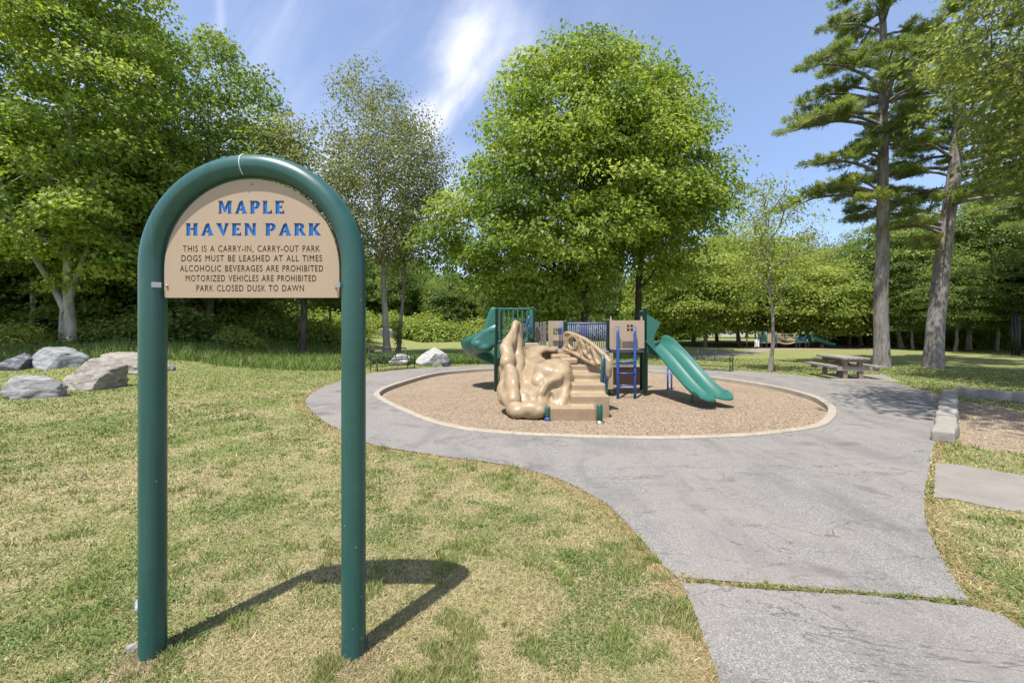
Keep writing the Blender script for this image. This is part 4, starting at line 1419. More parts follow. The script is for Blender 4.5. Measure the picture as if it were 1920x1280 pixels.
    outl = [wp(*q) for q in ((1058, 628), (1060, 623), (1066, 621), (1080, 625), (1098, 633), (1114, 644), (1128, 656), (1138, 665), (1145, 676), (1146, 690), (1144, 706), (1139, 712), (1130, 695), (1120, 686), (1100, 679), (1080, 667), (1068, 661), (1058, 660))]
    hole = [wp(1077.5 + 7.5 * math.cos(t), 642.5 + 10 * math.sin(t)) for t in np.linspace(0, 2 * math.pi, 16, endpoint=False)]
    bm = bmesh.new(); es = []
    for L in (outl, hole):
        vs = [bm.verts.new((p[0], p[1], 0)) for p in L]
        es += [bm.edges.new((vs[i - 1], vs[i])) for i in range(len(vs))]
    bmesh.ops.triangle_fill(bm, edges=es, use_beauty=True)
    me = bpy.data.meshes.new('climber_wall'); bm.to_mesh(me); bm.free()
    vv = np.array([v.co[:] for v in me.vertices]); ff = [tuple(p.vertices) for p in me.polygons]
    b = MB()
    th = 0.10
    V = np.concatenate([[np.array(A) * [1, 1, 0] + np.array(ex) * v[0] + np.array([0, 0, v[1]]) + np.array(ez) * k for v in vv] for k in (-th / 2, th / 2)])
    n = len(vv)
    fs = ff + [tuple(i + n for i in f[::-1]) for f in ff]
    for L0, L1 in ((0, len(outl)), (len(outl), len(outl) + len(hole))):
        m_ = L1 - L0
        fs += [(L0 + i, L0 + (i + 1) % m_, L0 + (i + 1) % m_ + n, L0 + i + n) for i in range(m_)]
    b.add(V, fs)
    def on(px, py, off=0.05):
        u, z = wp(px, py)
        return np.array(A) * [1, 1, 0] + np.array(ex) * u + np.array([0, 0, z]) - np.array(ez) * off * sgn
    sgn = 1 if ez.y > 0 else -1
    rim = [on(*q, 0.03) for q in ((1060, 640), (1061, 627), (1067, 624), (1080, 628), (1098, 636), (1114, 647), (1128, 660), (1138, 672), (1141, 690), (1138, 704))]
    b.tube(catmull(rim, 4, False), 0.055, 8)
    b.tube([on(1077.5 + 9.5 * math.cos(t), 642.5 + 12 * math.sin(t), 0.05) for t in np.linspace(0, 2 * math.pi, 18)], 0.045, 8)
    for L_, r0 in (([(1060, 655), (1075, 660), (1090, 668), (1104, 676), (1122, 684)], 0.05), ([(1090, 636), (1097, 646), (1098, 658), (1106, 666), (1112, 674)], 0.05), ([(1104, 644), (1108, 655), (1106, 663)], 0.045),
                   ([(1112, 650), (1118, 662), (1122, 676), (1128, 684)], 0.055), ([(1096, 640), (1092, 655), (1096, 668)], 0.04), ([(1066, 646), (1066, 656), (1072, 660)], 0.04)):
        b.tube(catmull([on(*q, 0.06) for q in L_], 4, False), r0, 8)
    o = b.build('climber_wall', M['tan'], root, recalc=True)
    r_ = o.modifiers.new('r', 'REMESH'); r_.mode = 'VOXEL'; r_.voxel_size = 0.022; r_.use_smooth_shade = True
    s_ = o.modifiers.new('s', 'SMOOTH'); s_.factor = 0.5; s_.iterations = 3
    # green end rail with blue bars
    b = MB()
    Yg = 10.3
    b.tube([P(1131, 664, Yg), P(1129.5, 690, Yg), P(1127.5, 720, Yg), P(1128, 736, Yg), P(1133, 741, Yg + 0.02), P(1137, 734, Yg + 0.06), P(1139, 700, Yg + 0.1), P(1138, 672, Yg + 0.1)], 0.035, 10)
    b.build('end_rail', M['play_green'], root, smooth=True)
    b = MB()
    for q in (1133, 1136.5):
        b.tube([P(q, 672, Yg + 0.04), P(q - 1.5, 733, Yg + 0.04)], 0.02, 8)
    for q in (690, 706, 722):
        b.tube([P(1131, q, Yg + 0.04), P(1139, q, Yg + 0.04)], 0.016, 6)
    b.build('end_bars', M['blue'], root, smooth=True)
    # two stub posts at the foot of the steps
    for px, py, yt, Y, r in ((1027, 786, 762, 9.35, 0.058), (1124.5, 793, 758, 9.1, 0.062)):
        q = P(px, py, Y); t = P(px, yt, Y)
        b = MB(); b.lathe((q.x, q.y, 0), [(r, gnd), (r, t.z - 0.03), (r * 0.85, t.z - 0.01), (r * 0.5, t.z), (0.004, t.z + 0.004)], 16)
        s_ = b.build('stub_post', M['play_green'], root, smooth=True)
        b = MB(); b.lathe((q.x, q.y, 0), [(r * 1.25, -0.03), (r * 1.3, 0.03), (r * 1.12, 0.07 if px < 1100 else 0.035), (r * 0.9, 0.075)], 16)
        b.build('collar', M['blue'] if px < 1100 else M['steel'], s_, smooth=True)


build_play()


# ------------------------------------------------------------------ street furniture
def bench_parts(root, L, back=True):
    k = MB()
    for s in (-1, 1):
        x = s * L / 2
        l = MB()
        l.tube([(x, -0.26, -0.02), (x, -0.25, 0.25), (x, -0.23, 0.44)], 0.022, 8)
        l.build('leg', M['black'], root, smooth=True)
        l = MB()
        l.tube([(x, 0.25, -0.02), (x, 0.21, 0.24), (x, 0.20, 0.44)], 0.022, 8)
        l.build('leg', M['black'], root, smooth=True)
        a = MB()
        a.tube(catmull([(x, 0.24, 0.66), (x, 0.0, 0.665), (x, -0.20, 0.655), (x, -0.29, 0.60), (x, -0.27, 0.53), (x, -0.23, 0.45)], 4, False), 0.02, 8)
        a.build('armrest', M['black'], root, smooth=True)
    s = MB()
    for i in range(9):
        s.box((0, -0.24 + i * 0.056, 0.45), (L, 0.036, 0.012))
    for x in np.linspace(-L / 2, L / 2, 4): s.box((x, -0.02, 0.436), (0.03, 0.48, 0.014))
    s.build('seat', M['black'], root)
    c = MB(); c.tube([(-L / 2, 0.0, 0.20), (L / 2, 0.0, 0.20)], 0.014, 6); c.tube([(-L / 2, -0.25, 0.2), (-L / 2, 0.21, 0.2)], 0.014, 6); c.tube([(L / 2, -0.25, 0.2), (L / 2, 0.21, 0.2)], 0.014, 6)
    c.build('stretcher', M['black'], root, smooth=True)
    if back:
        b = MB()
        f = lambda x, t: (x, 0.22 + 0.16 * t, 0.46 + 0.46 * t)
        for x in np.linspace(-L / 2, L / 2, 4): b.tube([f(x, -0.05), f(x, 1)], 0.020, 8)
        b.tube([f(-L / 2, 1), f(L / 2, 1)], 0.022, 8); b.tube([f(-L / 2, 0.12), f(L / 2, 0.12)], 0.02, 8)
        for i in range(1, 36):
            x = -L / 2 + L * i / 36
            b.tube([f(x, 0.12), f(x, 1)], 0.0035, 4, cap=False)
        for i in range(1, 9):
            b.tube([f(-L / 2, 0.12 + 0.88 * i / 9), f(L / 2, 0.12 + 0.88 * i / 9)], 0.003, 4, cap=False)
        b.build('backrest', M['black'], root, smooth=True)


def build_bench():
    a, b = G(708, 697), G(778, 690.5)
    c = (a + b) / 2
    d = (b - a)
    root = tag(empty('park_bench', (c.x - 0.22, c.y + 0.16, 0), math.atan2(d.y, d.x)), 'black wire-backed metal bench on the grass between sign post and white boulder', 'bench')
    bench_parts(root, d.length)
    a, b = G(1376, 697), G(1276, 691)
    c = (a + b) / 2; d = (a - b)
    root = tag(empty('park_bench', (c.x, c.y + 0.2, 0), math.atan2(d.y, d.x)), 'black metal bench in tree shade beyond the double slide', 'bench')
    bench_parts(root, d.length)


build_bench()


def build_bin():
    c = G(1259.5, 670)
    root = tag(empty('litter_bin', c), 'dark open-topped litter barrel on the lawn behind the double slide', 'litter bin')
    b = MB(); b.lathe((0, 0, 0), [(0.23, -0.02), (0.235, 0.3), (0.25, 0.32), (0.235, 0.34), (0.235, 0.6), (0.25, 0.62), (0.235, 0.64), (0.24, 0.90)], 24)
    b.build('barrel', M['bin'], root, smooth=True)
    b = MB(); b.tube([(0.245 * math.cos(t), 0.245 * math.sin(t), 0.90) for t in np.linspace(0, 2 * math.pi, 25)], 0.018, 6); b.build('rim', M['black'], root, smooth=True)


build_bin()


def build_table():
    c = (G(1563, 708) + G(1606, 711)) / 2
    rz = R(-10)
    root = tag(empty('picnic_table', (c.x + 0.30, c.y + 0.55, 0.014), rz), 'weathered timber picnic table on a concrete pad at the path edge', 'picnic table')
    # long axis runs away from the viewer
    L = 1.9
    t = MB()
    for i in range(5): t.box((-0.36 + i * 0.18, 0, 0.745), (0.168, L, 0.07))
    t.build('tabletop', WOOD, root, bevel=0.006)
    for s in (-1, 1):
        b = MB()
        for i in range(2): b.box((s * (0.66 + i * 0.15), 0, 0.45), (0.143, L, 0.075))
        b.build('seat', WOOD, root, bevel=0.006)
    for y in (-0.68, 0.68):
        for s in (-1, 1):
            b = MB(); b.bar((s * 0.26, y, 0.0), (s * 0.24, y, 0.70), 0.14, 0.14, up=(0, 1, 0)); b.build('leg', WOODLEG, root, bevel=0.006)
        b = MB(); b.box((0, y - 0.095, 0.365), (1.62, 0.05, 0.15)); b.build('crossbeam', WOOD, root, bevel=0.006)
        b = MB(); b.box((0, y - 0.10, 0.655), (0.80, 0.05, 0.10)); b.build('top_beam', WOODLEG, root, bevel=0.006)
    for s in (-1, 1):
        b = MB(); b.bar((0, s * 0.1, 0.70), (0, s * 0.66, 0.40), 0.05, 0.08, up=(1, 0, 0)); b.build('brace', WOODLEG, root, bevel=0.006)


build_table()


def build_blocks():
    a, b = G(1771, 830), G(1781, 744)
    n = 7
    d = (b - a) / n
    ang = math.atan2(d.y, d.x)
    rng = random.Random(4)
    base = None
    for i in range(n):
        c = a + d * (i + 0.5)
        k = MB()
        k.box((0, 0, 0.075), (d.length - 0.02, 0.30, 0.22))
        o = blob(k, 'concrete_block', M['block'], None, 0.022, 5, 0.6, 0.05, None, 0.05)
        o.location = (c.x, c.y, 0.02 + rng.uniform(-0.012, 0.012)); o.rotation_euler = (rng.uniform(-.03, .03), rng.uniform(-.03, .03), ang + rng.uniform(-.04, .04))
        who = ['nearest', 'second', 'third', 'fourth', 'fifth', 'sixth', 'farthest'][i]
        tag(o, f'pale split-faced concrete block edging the mulch pit, {who} of the row from the viewer', 'edging block', 'concrete blocks edging the mulch pit')
    a, b = G(1790, 742), G(2350, 800)
    a = Vector((a.x, a.y, 0)); d = (b - a); L = d.length
    ang = math.atan2(d.y, d.x)
    root = tag(empty('retaining_wall', (a.x, a.y, 0), ang), 'low grey concrete retaining wall behind the mulch pit', 'low wall')
    k = MB()
    for i in range(3):
        k.box((L / 3 * (i + 0.5), 0.1, 0.06), (L / 3 - 0.02, 0.2, 0.38))
    k.build('wall', M['block'], root, bevel=0.015)


build_blocks()


# ------------------------------------------------------------------ boulders
def boulder(px0, px1, pytop, pybot, Y, mat, label, seed, depth=0.75, cuts=9, rot=0.0, lump=0.10, skew=0.0, flat_top=None, group='boulders at the lawn edge'):
    rng = random.Random(seed)
    bm = bmesh.new()
    bmesh.ops.create_icosphere(bm, subdivisions=5, radius=1.0)
    planes = []
    for i in range(cuts):
        v = Vector((rng.uniform(-1, 1), rng.uniform(-1, 0.8), rng.uniform(-0.25, 1))).normalized()
        planes.append((v, rng.uniform(0.52, 0.80)))
    if flat_top: planes.append((Vector((rng.uniform(-.2, .2), -0.15, 1)).normalized(), flat_top))
    off = Vector((seed * 3.1, seed * 1.7, 0))
    for v in bm.verts:
        p = v.co.copy()
        for nrm, d in planes:
            q = p.dot(nrm) - d
            if q > 0: p -= nrm * q * 0.985
        nz = mnoise.fractal(p * 1.6 + off, 0.9, 2.1, 5) * lump + mnoise.fractal(p * 6 + off, 0.8, 2.1, 4) * lump * 0.32 + mnoise.fractal(p * 15 + off, 0.7, 2.1, 3) * lump * 0.09
        p += p.normalized() * nz
        p.x += skew * p.z
        v.co = p
    xs = [v.co.x for v in bm.verts]; zs = [v.co.z for v in bm.verts]; ys = [v.co.y for v in bm.verts]
    Yc = Y + (px1 - px0) / F * Y * depth * 0.3
    wd = (px1 - px0) / F * Yc * 0.90; ht = (pybot - pytop) / F * Y
    cx = ((px0 + px1) / 2 - 960) / F * Yc
    bz = CAMH + (HY - pybot) / F * Y
    for v in bm.verts:
        v.co.x = (v.co.x - (min(xs) + max(xs)) / 2) / (max(xs) - min(xs)) * wd
        v.co.y = (v.co.y - (min(ys) + max(ys)) / 2) / (max(ys) - min(ys)) * wd * depth
        v.co.z = (v.co.z - min(zs)) / (max(zs) - min(zs)) * ht * 1.35 - ht * 0.35
    me = bpy.data.meshes.new('boulder'); bm.to_mesh(me); bm.free()
    o = link('boulder', me, mat, None, smooth=True)
    o.location = (cx, Yc, bz)
    o.rotation_euler = (0, 0, rot)
    return tag(o, label, 'boulder', group)


RK_TAN = rockmat('tan_granite', (0.15, 0.132, 0.11), (0.275, 0.247, 0.212), (0.40, 0.365, 0.32))
RK_GREY = rockmat('grey_speckled_granite', (0.11, 0.108, 0.105), (0.22, 0.217, 0.21), (0.36, 0.355, 0.34), 0.8)
RK_BLUE = rockmat('blue_grey_granite', (0.13, 0.138, 0.142), (0.23, 0.242, 0.246), (0.36, 0.368, 0.365), 0.1)
RK_WHITE = rockmat('white_granite', (0.26, 0.255, 0.245), (0.36, 0.352, 0.335), (0.43, 0.42, 0.40), 0.4)
RK_DARK = rockmat('dark_granite', (0.05, 0.055, 0.065), (0.13, 0.135, 0.15), (0.30, 0.30, 0.31), 0.6)
boulder(2, 62, 662, 703, 16.2, RK_DARK, 'small dark grey boulder in shade left of the long blue-grey one', 21, 0.8)
boulder(52, 166, 651, 699, 16.4, RK_BLUE, 'long blue-grey banded boulder lying in front of the tree trunk', 32, 0.55, 6, flat_top=0.7, skew=-0.25)
boulder(4, 128, 706, 749, 11.6, RK_GREY, 'low grey speckled boulder nearest the camera in the boulder group', 15, 0.6, 8, 0.0, flat_top=0.62)
boulder(114, 224, 671, 732, 13.2, RK_TAN, 'tan wedge-shaped boulder in the middle of the group with a sunlit slanted face', 46, 0.8, 10, flat_top=0.82, skew=-0.1)
boulder(186, 300, 661, 709, 16.2, RK_TAN, 'broad tan boulder half hidden behind the left sign post', 57, 0.7, 7, flat_top=0.75)
boulder(284, 328, 672, 706, 17.0, RK_GREY, 'small rounded pale boulder showing just inside the left sign post', 68, 0.9, 6)
boulder(776, 845, 652, 686, 21.4, RK_WHITE, 'white pyramid-shaped boulder behind the metal bench', 73, 0.8, 8, lump=0.06, skew=0.10)
boulder(826, 846, 671, 684, 20.9, RK_DARK, 'small black and white rock at the foot of the white boulder', 84, 0.8, 6)
boulder(727, 770, 664, 685, 21.6, RK_WHITE, 'flat white stone showing through the back of the metal bench', 88, 0.8, 6, flat_top=0.6)
q = G(243, 1226)
o = boulder(229, 266, 1211, 1231, q.y, M['block'], 'pale flat stone against the foot of the left sign post', 95, 0.7, 5, flat_top=0.6, group='stones')
del o['group']


def build_bottle():
    c = G(250, 1163)
    root = tag(empty('plastic_bottle', (c.x + 0.02, c.y + 0.03, 0.0), R(30)), 'crumpled clear plastic bottle lying in the grass behind the left sign post', 'bottle')
    b = MB(); b.lathe((0, 0, 0.03), [(0.020, 0.0), (0.030, 0.01), (0.027, 0.04), (0.031, 0.07), (0.026, 0.10), (0.030, 0.12), (0.013, 0.165), (0.012, 0.18)], 14)
    for v in b.v: v[:] = v @ np.array([[0.35, 0.2, 0.9], [0.9, 0.1, -0.4], [-0.2, 0.95, -0.1]])
    z0 = min(v[:, 2].min() for v in b.v)
    for v in b.v: v[:, 2] -= z0
    b.build('bottle', M['clear'], root, smooth=True)


build_bottle()


# ------------------------------------------------------------------ things in the distance
def build_far_play():
    Y = 39.0
    ox = W(1480, 0, Y).x
    root = tag(empty('play_structure', (ox, Y, 0)), 'distant green and blue play structure with arched bridge and slide beyond the picnic table', 'play structure')
    X = lambda px: (px - 960) / F * Y - ox
    Z = lambda py: max(CAMH + (HY - py) / F * Y, 0.0)
    for px, yt in ((1416, 620), (1427, 622), (1437, 622), (1455, 622), (1493, 625), (1499, 621), (1511, 620), (1516, 620)):
        b = MB(); b.tube([(X(px), 0, -0.05), (X(px), 0, Z(yt))], 0.07, 8); b.build('post', M['play_green'], root, smooth=True)
    for p0, p1, py in ((1424, 1440, 642), (1440, 1457, 642), (1493, 1517, 641)):
        b = MB(); b.box(((X(p0) + X(p1)) / 2, 0.6, Z(py)), (X(p1) - X(p0), 1.3, 0.1)); b.build('deck', M['grey_deck'], root)
    b = MB(); b.box(((X(1440) + X(1455)) / 2, 0.05, (Z(625) + Z(641)) / 2), (X(1455) - X(1440), 0.05, Z(625) - Z(641))); b.build('play_panel', M['tan_panel'], root, bevel=0.02)
    b = MB(); b.box(((X(1495) + X(1512)) / 2, 0.05, (Z(631) + Z(640)) / 2), (X(1510) - X(1495), 0.05, Z(631) - Z(640))); b.build('play_panel', M['blue'], root, bevel=0.02)
    b = MB(); b.box(((X(1422) + X(1438)) / 2, 0.05, (Z(626) + Z(641)) / 2), (X(1438) - X(1422), 0.05, Z(626) - Z(641))); b.build('play_panel', M['play_green'], root, bevel=0.02)
    b = MB(); b.box(((X(1411) + X(1420)) / 2, -0.3, (Z(636) + Z(650)) / 2), (X(1420) - X(1411), 0.06, Z(636) - Z(650))); b.build('play_panel', M['white_wall'], root, bevel=0.05)
    for dy in (0.0, 1.2):
        b = MB()
        top = [(X(1458 + 34 * t), dy, Z(626 + 11 * math.sin(math.pi * t) ** 0.8)) for t in np.linspace(0, 1, 13)]
        b.tube(top, 0.05, 6)
        low = [(X(1458 + 34 * t), dy, Z(641 + 3.5 * math.sin(math.pi * t))) for t in np.linspace(0, 1, 13)]
        b.tube(low, 0.06, 6)
        b.tube([(X(1458), dy, Z(626)), (X(1492), dy, Z(626))], 0.04, 6)
        for k in range(1, 12): b.tube([low[k], (low[k][0], dy, Z(626))], 0.02, 4)
        b.build('bridge_rail', M['tan_panel'], root, smooth=True)
    b = MB()
    b.sheet([[(X(1458 + 34 * t), dy, Z(641 + 3.5 * math.sin(math.pi * t)) + 0.03) for dy in (0, 1.2)] for t in np.linspace(0, 1, 9)]); b.build('bridge_deck', M['grey_deck'], root)
    b = MB(); b.tube([(X(1404), 0.3, Z(622.5)), (X(1450), 0.3, Z(622.5))], 0.05, 6); b.tube([(X(1404), 0.3, 0), (X(1404), 0.3, Z(622.5))], 0.06, 6); b.build('overhead_bar', M['steel'], root, smooth=True)
    b = MB()
    rows = []
    for t in np.linspace(0, 1, 14):
        x = X(1517 + 45 * t); z = Z(635) * (1 - t) + 0.22 * t + 0.10 * math.sin(t * 6.28) * 0.4
        rows.append([(x, -0.3, z + 0.28), (x, -0.27, z), (x, 0.27, z), (x, 0.3, z + 0.28), (x, 0.33, z + 0.28), (x, 0.3, z - 0.05), (x, -0.3, z - 0.05), (x, -0.33, z + 0.28), (x, -0.3, z + 0.28)])
    b.sheet(rows); b.build('slide', M['plastic_green'], root, smooth=True)
    b = MB(); b.prism([(X(1516), Z(638)), (X(1516), Z(621)), (X(1522), Z(620)), (X(1519), Z(630)), (X(1523), Z(637))], (0, -0.3, 0), (1, 0, 0), (0, 0, 1), (0, -1, 0), 0.06); b.build('slide_hood', M['plastic_green'], root, bevel=0.02)


build_far_play()


def build_house():
    c = W(1352, 640, 84)
    root = tag(empty('house', (c.x, 84, 0)), 'white house glimpsed between the tree trunks beyond the far fence', 'house')
    b = MB()
    b.box((0, 4, 2.6), (9, 8, 5.2)); b.prism([(-4.5, 5.2), (4.5, 5.2), (0, 8.2)], (0, 4, 0), (1, 0, 0), (0, 0, 1), (0, -1, 0), 7.9)
    for i in range(18): b.box((0, -0.012, 0.3 + i * 0.28), (9, 0.03, 0.03))
    b.build('wall', M['white_wall'], root)
    b = MB(); b.bar((-5.0, 4, 5.0), (0, 4, 8.33), 9.0, 0.16, up=(0, 0, 1)); b.bar((5.0, 4, 5.0), (0, 4, 8.33), 9.0, 0.16, up=(0, 0, 1)); b.build('roof', M['roof'], root)
    for x, z in ((-2.6, 1.6), (0.2, 1.6), (2.8, 1.6), (-2.2, 4.2), (2.2, 4.2)):
        w = MB(); w.box((x, -0.05, z), (1.1, 0.06, 1.4)); f = w.build('window', M['white_wall'], root)
        w = MB(); w.box((x, -0.09, z), (0.9, 0.03, 1.2)); w.build('pane', M['pane'], f)


build_house()


def build_shelter():
    c = W(722, 640, 54)
    root = tag(empty('dome_shelter', (c.x, 54, 0)), 'grey dome-shaped canvas shelter at the far edge of the field behind pale trunks', 'shelter')
    b = MB()
    rows = []
    for i in range(9):
        y = -1.2 + i * 0.45
        rows.append([(1.75 * math.cos(t), y, 1.62 * math.sin(t)) for t in np.linspace(0, math.pi, 17)])
    b.sheet(rows)
    n = 17
    b.add(np.array(rows[0]), [tuple(range(n))]); b.add(np.array(rows[-1]), [tuple(range(n))])
    b.build('canvas', M['canvas_grey'], root, smooth=False, recalc=True)
    for y in (-1.2, 0.6, 2.4):
        b = MB(); b.tube([(1.78 * math.cos(t), y, 1.65 * math.sin(t)) for t in np.linspace(0, math.pi, 17)], 0.04, 6); b.build('hoop', M['steel'], root, smooth=True)


build_shelter()


def build_fence(label, pts, h=1.25):
    x0, y0 = pts[0]
    root = tag(empty('chain_link_fence', (x0, y0, 0)), label, 'fence')
    rail = MB(); net = MB()
    for (ax, ay), (bx, by) in zip(pts[:-1], pts[1:]):
        L = math.hypot(bx - ax, by - ay); n = max(1, int(L / 3))
        for i in range(n):
            q = MB(); px, py = ax + (bx - ax) * i / n - x0, ay + (by - ay) * i / n - y0
            q.tube([(px, py, -0.1), (px, py, h + 0.04)], 0.035, 6); q.build('post', M['fence'], root, smooth=True)
        rail.tube([(ax - x0, ay - y0, h), (bx - x0, by - y0, h)], 0.03, 6)
        m_ = int(L / 0.20)
        for i in range(m_):
            for s in (0, 1):
                p = ((i + s) / m_, (i + 1 - s) / m_)
                A = [ax + (bx - ax) * p[0] - x0, ay + (by - ay) * p[0] - y0, 0.03]; B = [ax + (bx - ax) * p[1] - x0, ay + (by - ay) * p[1] - y0, h]
                for k in range(1):
                    net.tube([A, B], 0.006, 3, cap=False)
    rail.build('top_rail', M['fence'], root, smooth=True)
    net.build('wire_mesh', M['fence'], root)


build_fence('galvanised chain link fence along the far side of the field', [(-22, 56), (6, 60), (22, 63)])
build_fence('galvanised chain link fence in front of the dark trees behind the pines', [(26, 56), (40, 52), (70, 46)])


def build_swing():
    Y = 29.5
    c = W(1906, 667, Y)
    root = tag(empty('swing_frame', (c.x, Y, 0)), 'black swing frame posts standing in tree shade at the edge of the lawn', 'swing frame')
    for px in (1895.5, 1905.5, 1917):
        b = MB(); x = W(px, 0, Y).x - c.x; b.tube([(x, (px - 1905) * 0.05, -0.05), (x, (px - 1905) * 0.05, 2.75)], 0.06, 8); b.build('post', M['black'], root, smooth=True)
    b = MB(); b.tube([(-0.5, -0.5, 2.72), (4.0, 3.2, 2.72)], 0.055, 8); b.build('crossbar', M['black'], root, smooth=True)
    for k in range(2):
        b = MB()
        x, y = 1.6 + k * 1.3, 1.2 + k * 1.05
        for s in (-0.22, 0.22): b.tube([(x + s, y + s * 0.8, 2.7), (x + s, y + s * 0.8, 0.6)], 0.012, 5)
        b.box((x, y, 0.59), (0.5, 0.2, 0.03), rz=0.68); b.build('swing', M['black'], root)


build_swing()


# ------------------------------------------------------------------ trees
def unit(v):
    return v / (np.linalg.norm(v, axis=-1, keepdims=True) + 1e-9)


def leaf_mesh(name, rng, C, sig, per, size, outward, up=0.8, droop=0.35, shade_by=None, aspect=0.42):
    """C: clump centres, sig: (n,3) spreads. Returns a mesh of folded leaf quads."""
    n = len(C)
    cnt = np.maximum(4, rng.normal(per, per * 0.42, n)).astype(int)
    idx = np.repeat(np.arange(n), cnt)
    N = len(idx)
    g = rng.normal(0, 1, (N, 3))
    r = np.linalg.norm(g, axis=1, keepdims=True)
    g = g / r * np.minimum(r, 1.9) 
    p = C[idx] + g * sig[idx]
    rad = np.hypot(g[:, 0], g[:, 1])
    p[:, 2] -= droop * sig[idx, 0] * rad ** 2 * 0.35
    out = unit(np.concatenate([outward[idx][:, :2] + g[:, :2] * 0.8, np.zeros((N, 1))], 1))
    nrm = unit(np.array([0, 0, up * 0.75]) + out * 0.5 + rng.normal(0, 0.45, (N, 3)))
    d = out + rng.normal(0, 0.6, (N, 3)) + np.array([0, 0, -droop])
    d = unit(d - nrm * np.sum(d * nrm, 1, keepdims=True))
    s = np.cross(nrm, d)
    L = size * rng.uniform(0.6, 1.3, (N, 1))
    mid = p + d * L * 0.42
    a = p; c = p + d * L - nrm * L * 0.12
    b = mid + s * L * aspect + nrm * L * 0.10; e = mid - s * L * aspect + nrm * L * 0.10
    V = np.stack([a, b, c, e], 1).reshape(-1, 3)
    mb = MB(); mb.add(V, np.arange(4 * N).reshape(-1, 4))
    me = mb.mesh(name)
    tone = rng.normal(0.48, 0.17, n)[idx] + rng.normal(0, 0.17, N)
    facefloat(me, np.clip(tone, 0, 1))
    return me


def crown_points(rng, prof, n, dmin, depth, shell=0.42):
    """prof: rows (z, xl, xr). Clump centres spread through the crown with even gaps."""
    prof = np.array(sorted(prof))
    z0, z1 = prof[0, 0], prof[-1, 0]
    pts = []; outs = []
    zs = np.linspace(z0, z1, 200)
    wz = np.interp(zs, prof[:, 0], prof[:, 2] - prof[:, 1]) + 0.3
    cdf = np.cumsum(wz ** 1.5); cdf /= cdf[-1]
    tries = 0
    while len(pts) < n and tries < n * 40:
        tries += 1
        z = np.interp(rng.random(), cdf, zs)
        xl = np.interp(z, prof[:, 0], prof[:, 1]); xr = np.interp(z, prof[:, 0], prof[:, 2])
        c, w = (xl + xr) / 2, (xr - xl) / 2
        a = rng.uniform(0, 2 * math.pi); r = rng.random() ** shell
        x = c + w * r * math.cos(a); y = w * depth * r * math.sin(a)
        q = np.array([x, y, z])
        if pts:
            P_ = np.array(pts)
            dd = (P_ - q) * np.array([1, 1, 1.35])
            if (dd ** 2).sum(1).min() < (dmin * (0.7 + 0.5 * rng.random())) ** 2: continue
        pts.append(q); outs.append([math.cos(a) * r, math.sin(a) * r, 0])
    pts = np.array(pts); outs = np.array(outs)
    far_ = rng.random(len(pts)) < 0.10
    mid = np.array([(prof[:, 1].mean() + prof[:, 2].mean()) / 2, 0, (z0 + z1) / 2])
    pts[far_] += (pts[far_] - mid) * rng.uniform(0.05, 0.13, (far_.sum(), 1)) * [1, 1, 0.8]
    return pts, outs


def limbs(mb, rng, P, trunk, tr, k_groups, sides=5):
    """trunk: polyline (n,3), tr radii. Main limbs to groups of clumps, twigs to each clump."""
    n = len(P)
    cen = P[rng.choice(n, min(k_groups, n), replace=False)]
    for it in range(5):
        lab = ((P[:, None] - cen[None]) ** 2).sum(2).argmin(1)
        cen = np.array([P[lab == j].mean(0) if (lab == j).any() else cen[j] for j in range(len(cen))])
    tz = trunk[:, 2]
    for j in range(len(cen)):
        mem = P[lab == j]
        if not len(mem): continue
        c = cen[j]
        hor = math.hypot(c[0] - np.interp(c[2], tz, trunk[:, 0]), c[1] - np.interp(c[2], tz, trunk[:, 1]))
        za = min(max(c[2] - 0.75 * hor - 0.4, tz[0] + (tz[-1] - tz[0]) * 0.28), tz[-1])
        a = np.array([np.interp(za, tz, trunk[:, 0]), np.interp(za, tz, trunk[:, 1]), za])
        ra = np.interp(za, tz, tr) * 0.55
        m1 = a * 0.6 + c * 0.4 + np.array([0, 0, 0.10 * hor]) + rng.normal(0, 0.12, 3)
        m2 = a * 0.25 + c * 0.75 + np.array([0, 0, 0.06 * hor]) + rng.normal(0, 0.12, 3)
        line = catmull([a, m1, m2, c], 4, False)
        rr = np.linspace(max(ra, 0.03), 0.018, len(line))
        mb.tube(line, rr, sides + 1, cap=False)
        for q in mem:
            i = int(np.clip(((line - q) ** 2).sum(1).argmin() - 2, 2, len(line) - 1))
            s = line[i]
            mm = (s + q) / 2 + np.array([0, 0, 0.07 * np.linalg.norm(q - s)]) + rng.normal(0, 0.06, 3)
            mb.tube([s, mm, q], [max(rr[i] * 0.6, 0.014), max(rr[i] * 0.35, 0.011), 0.007], 4, cap=False)


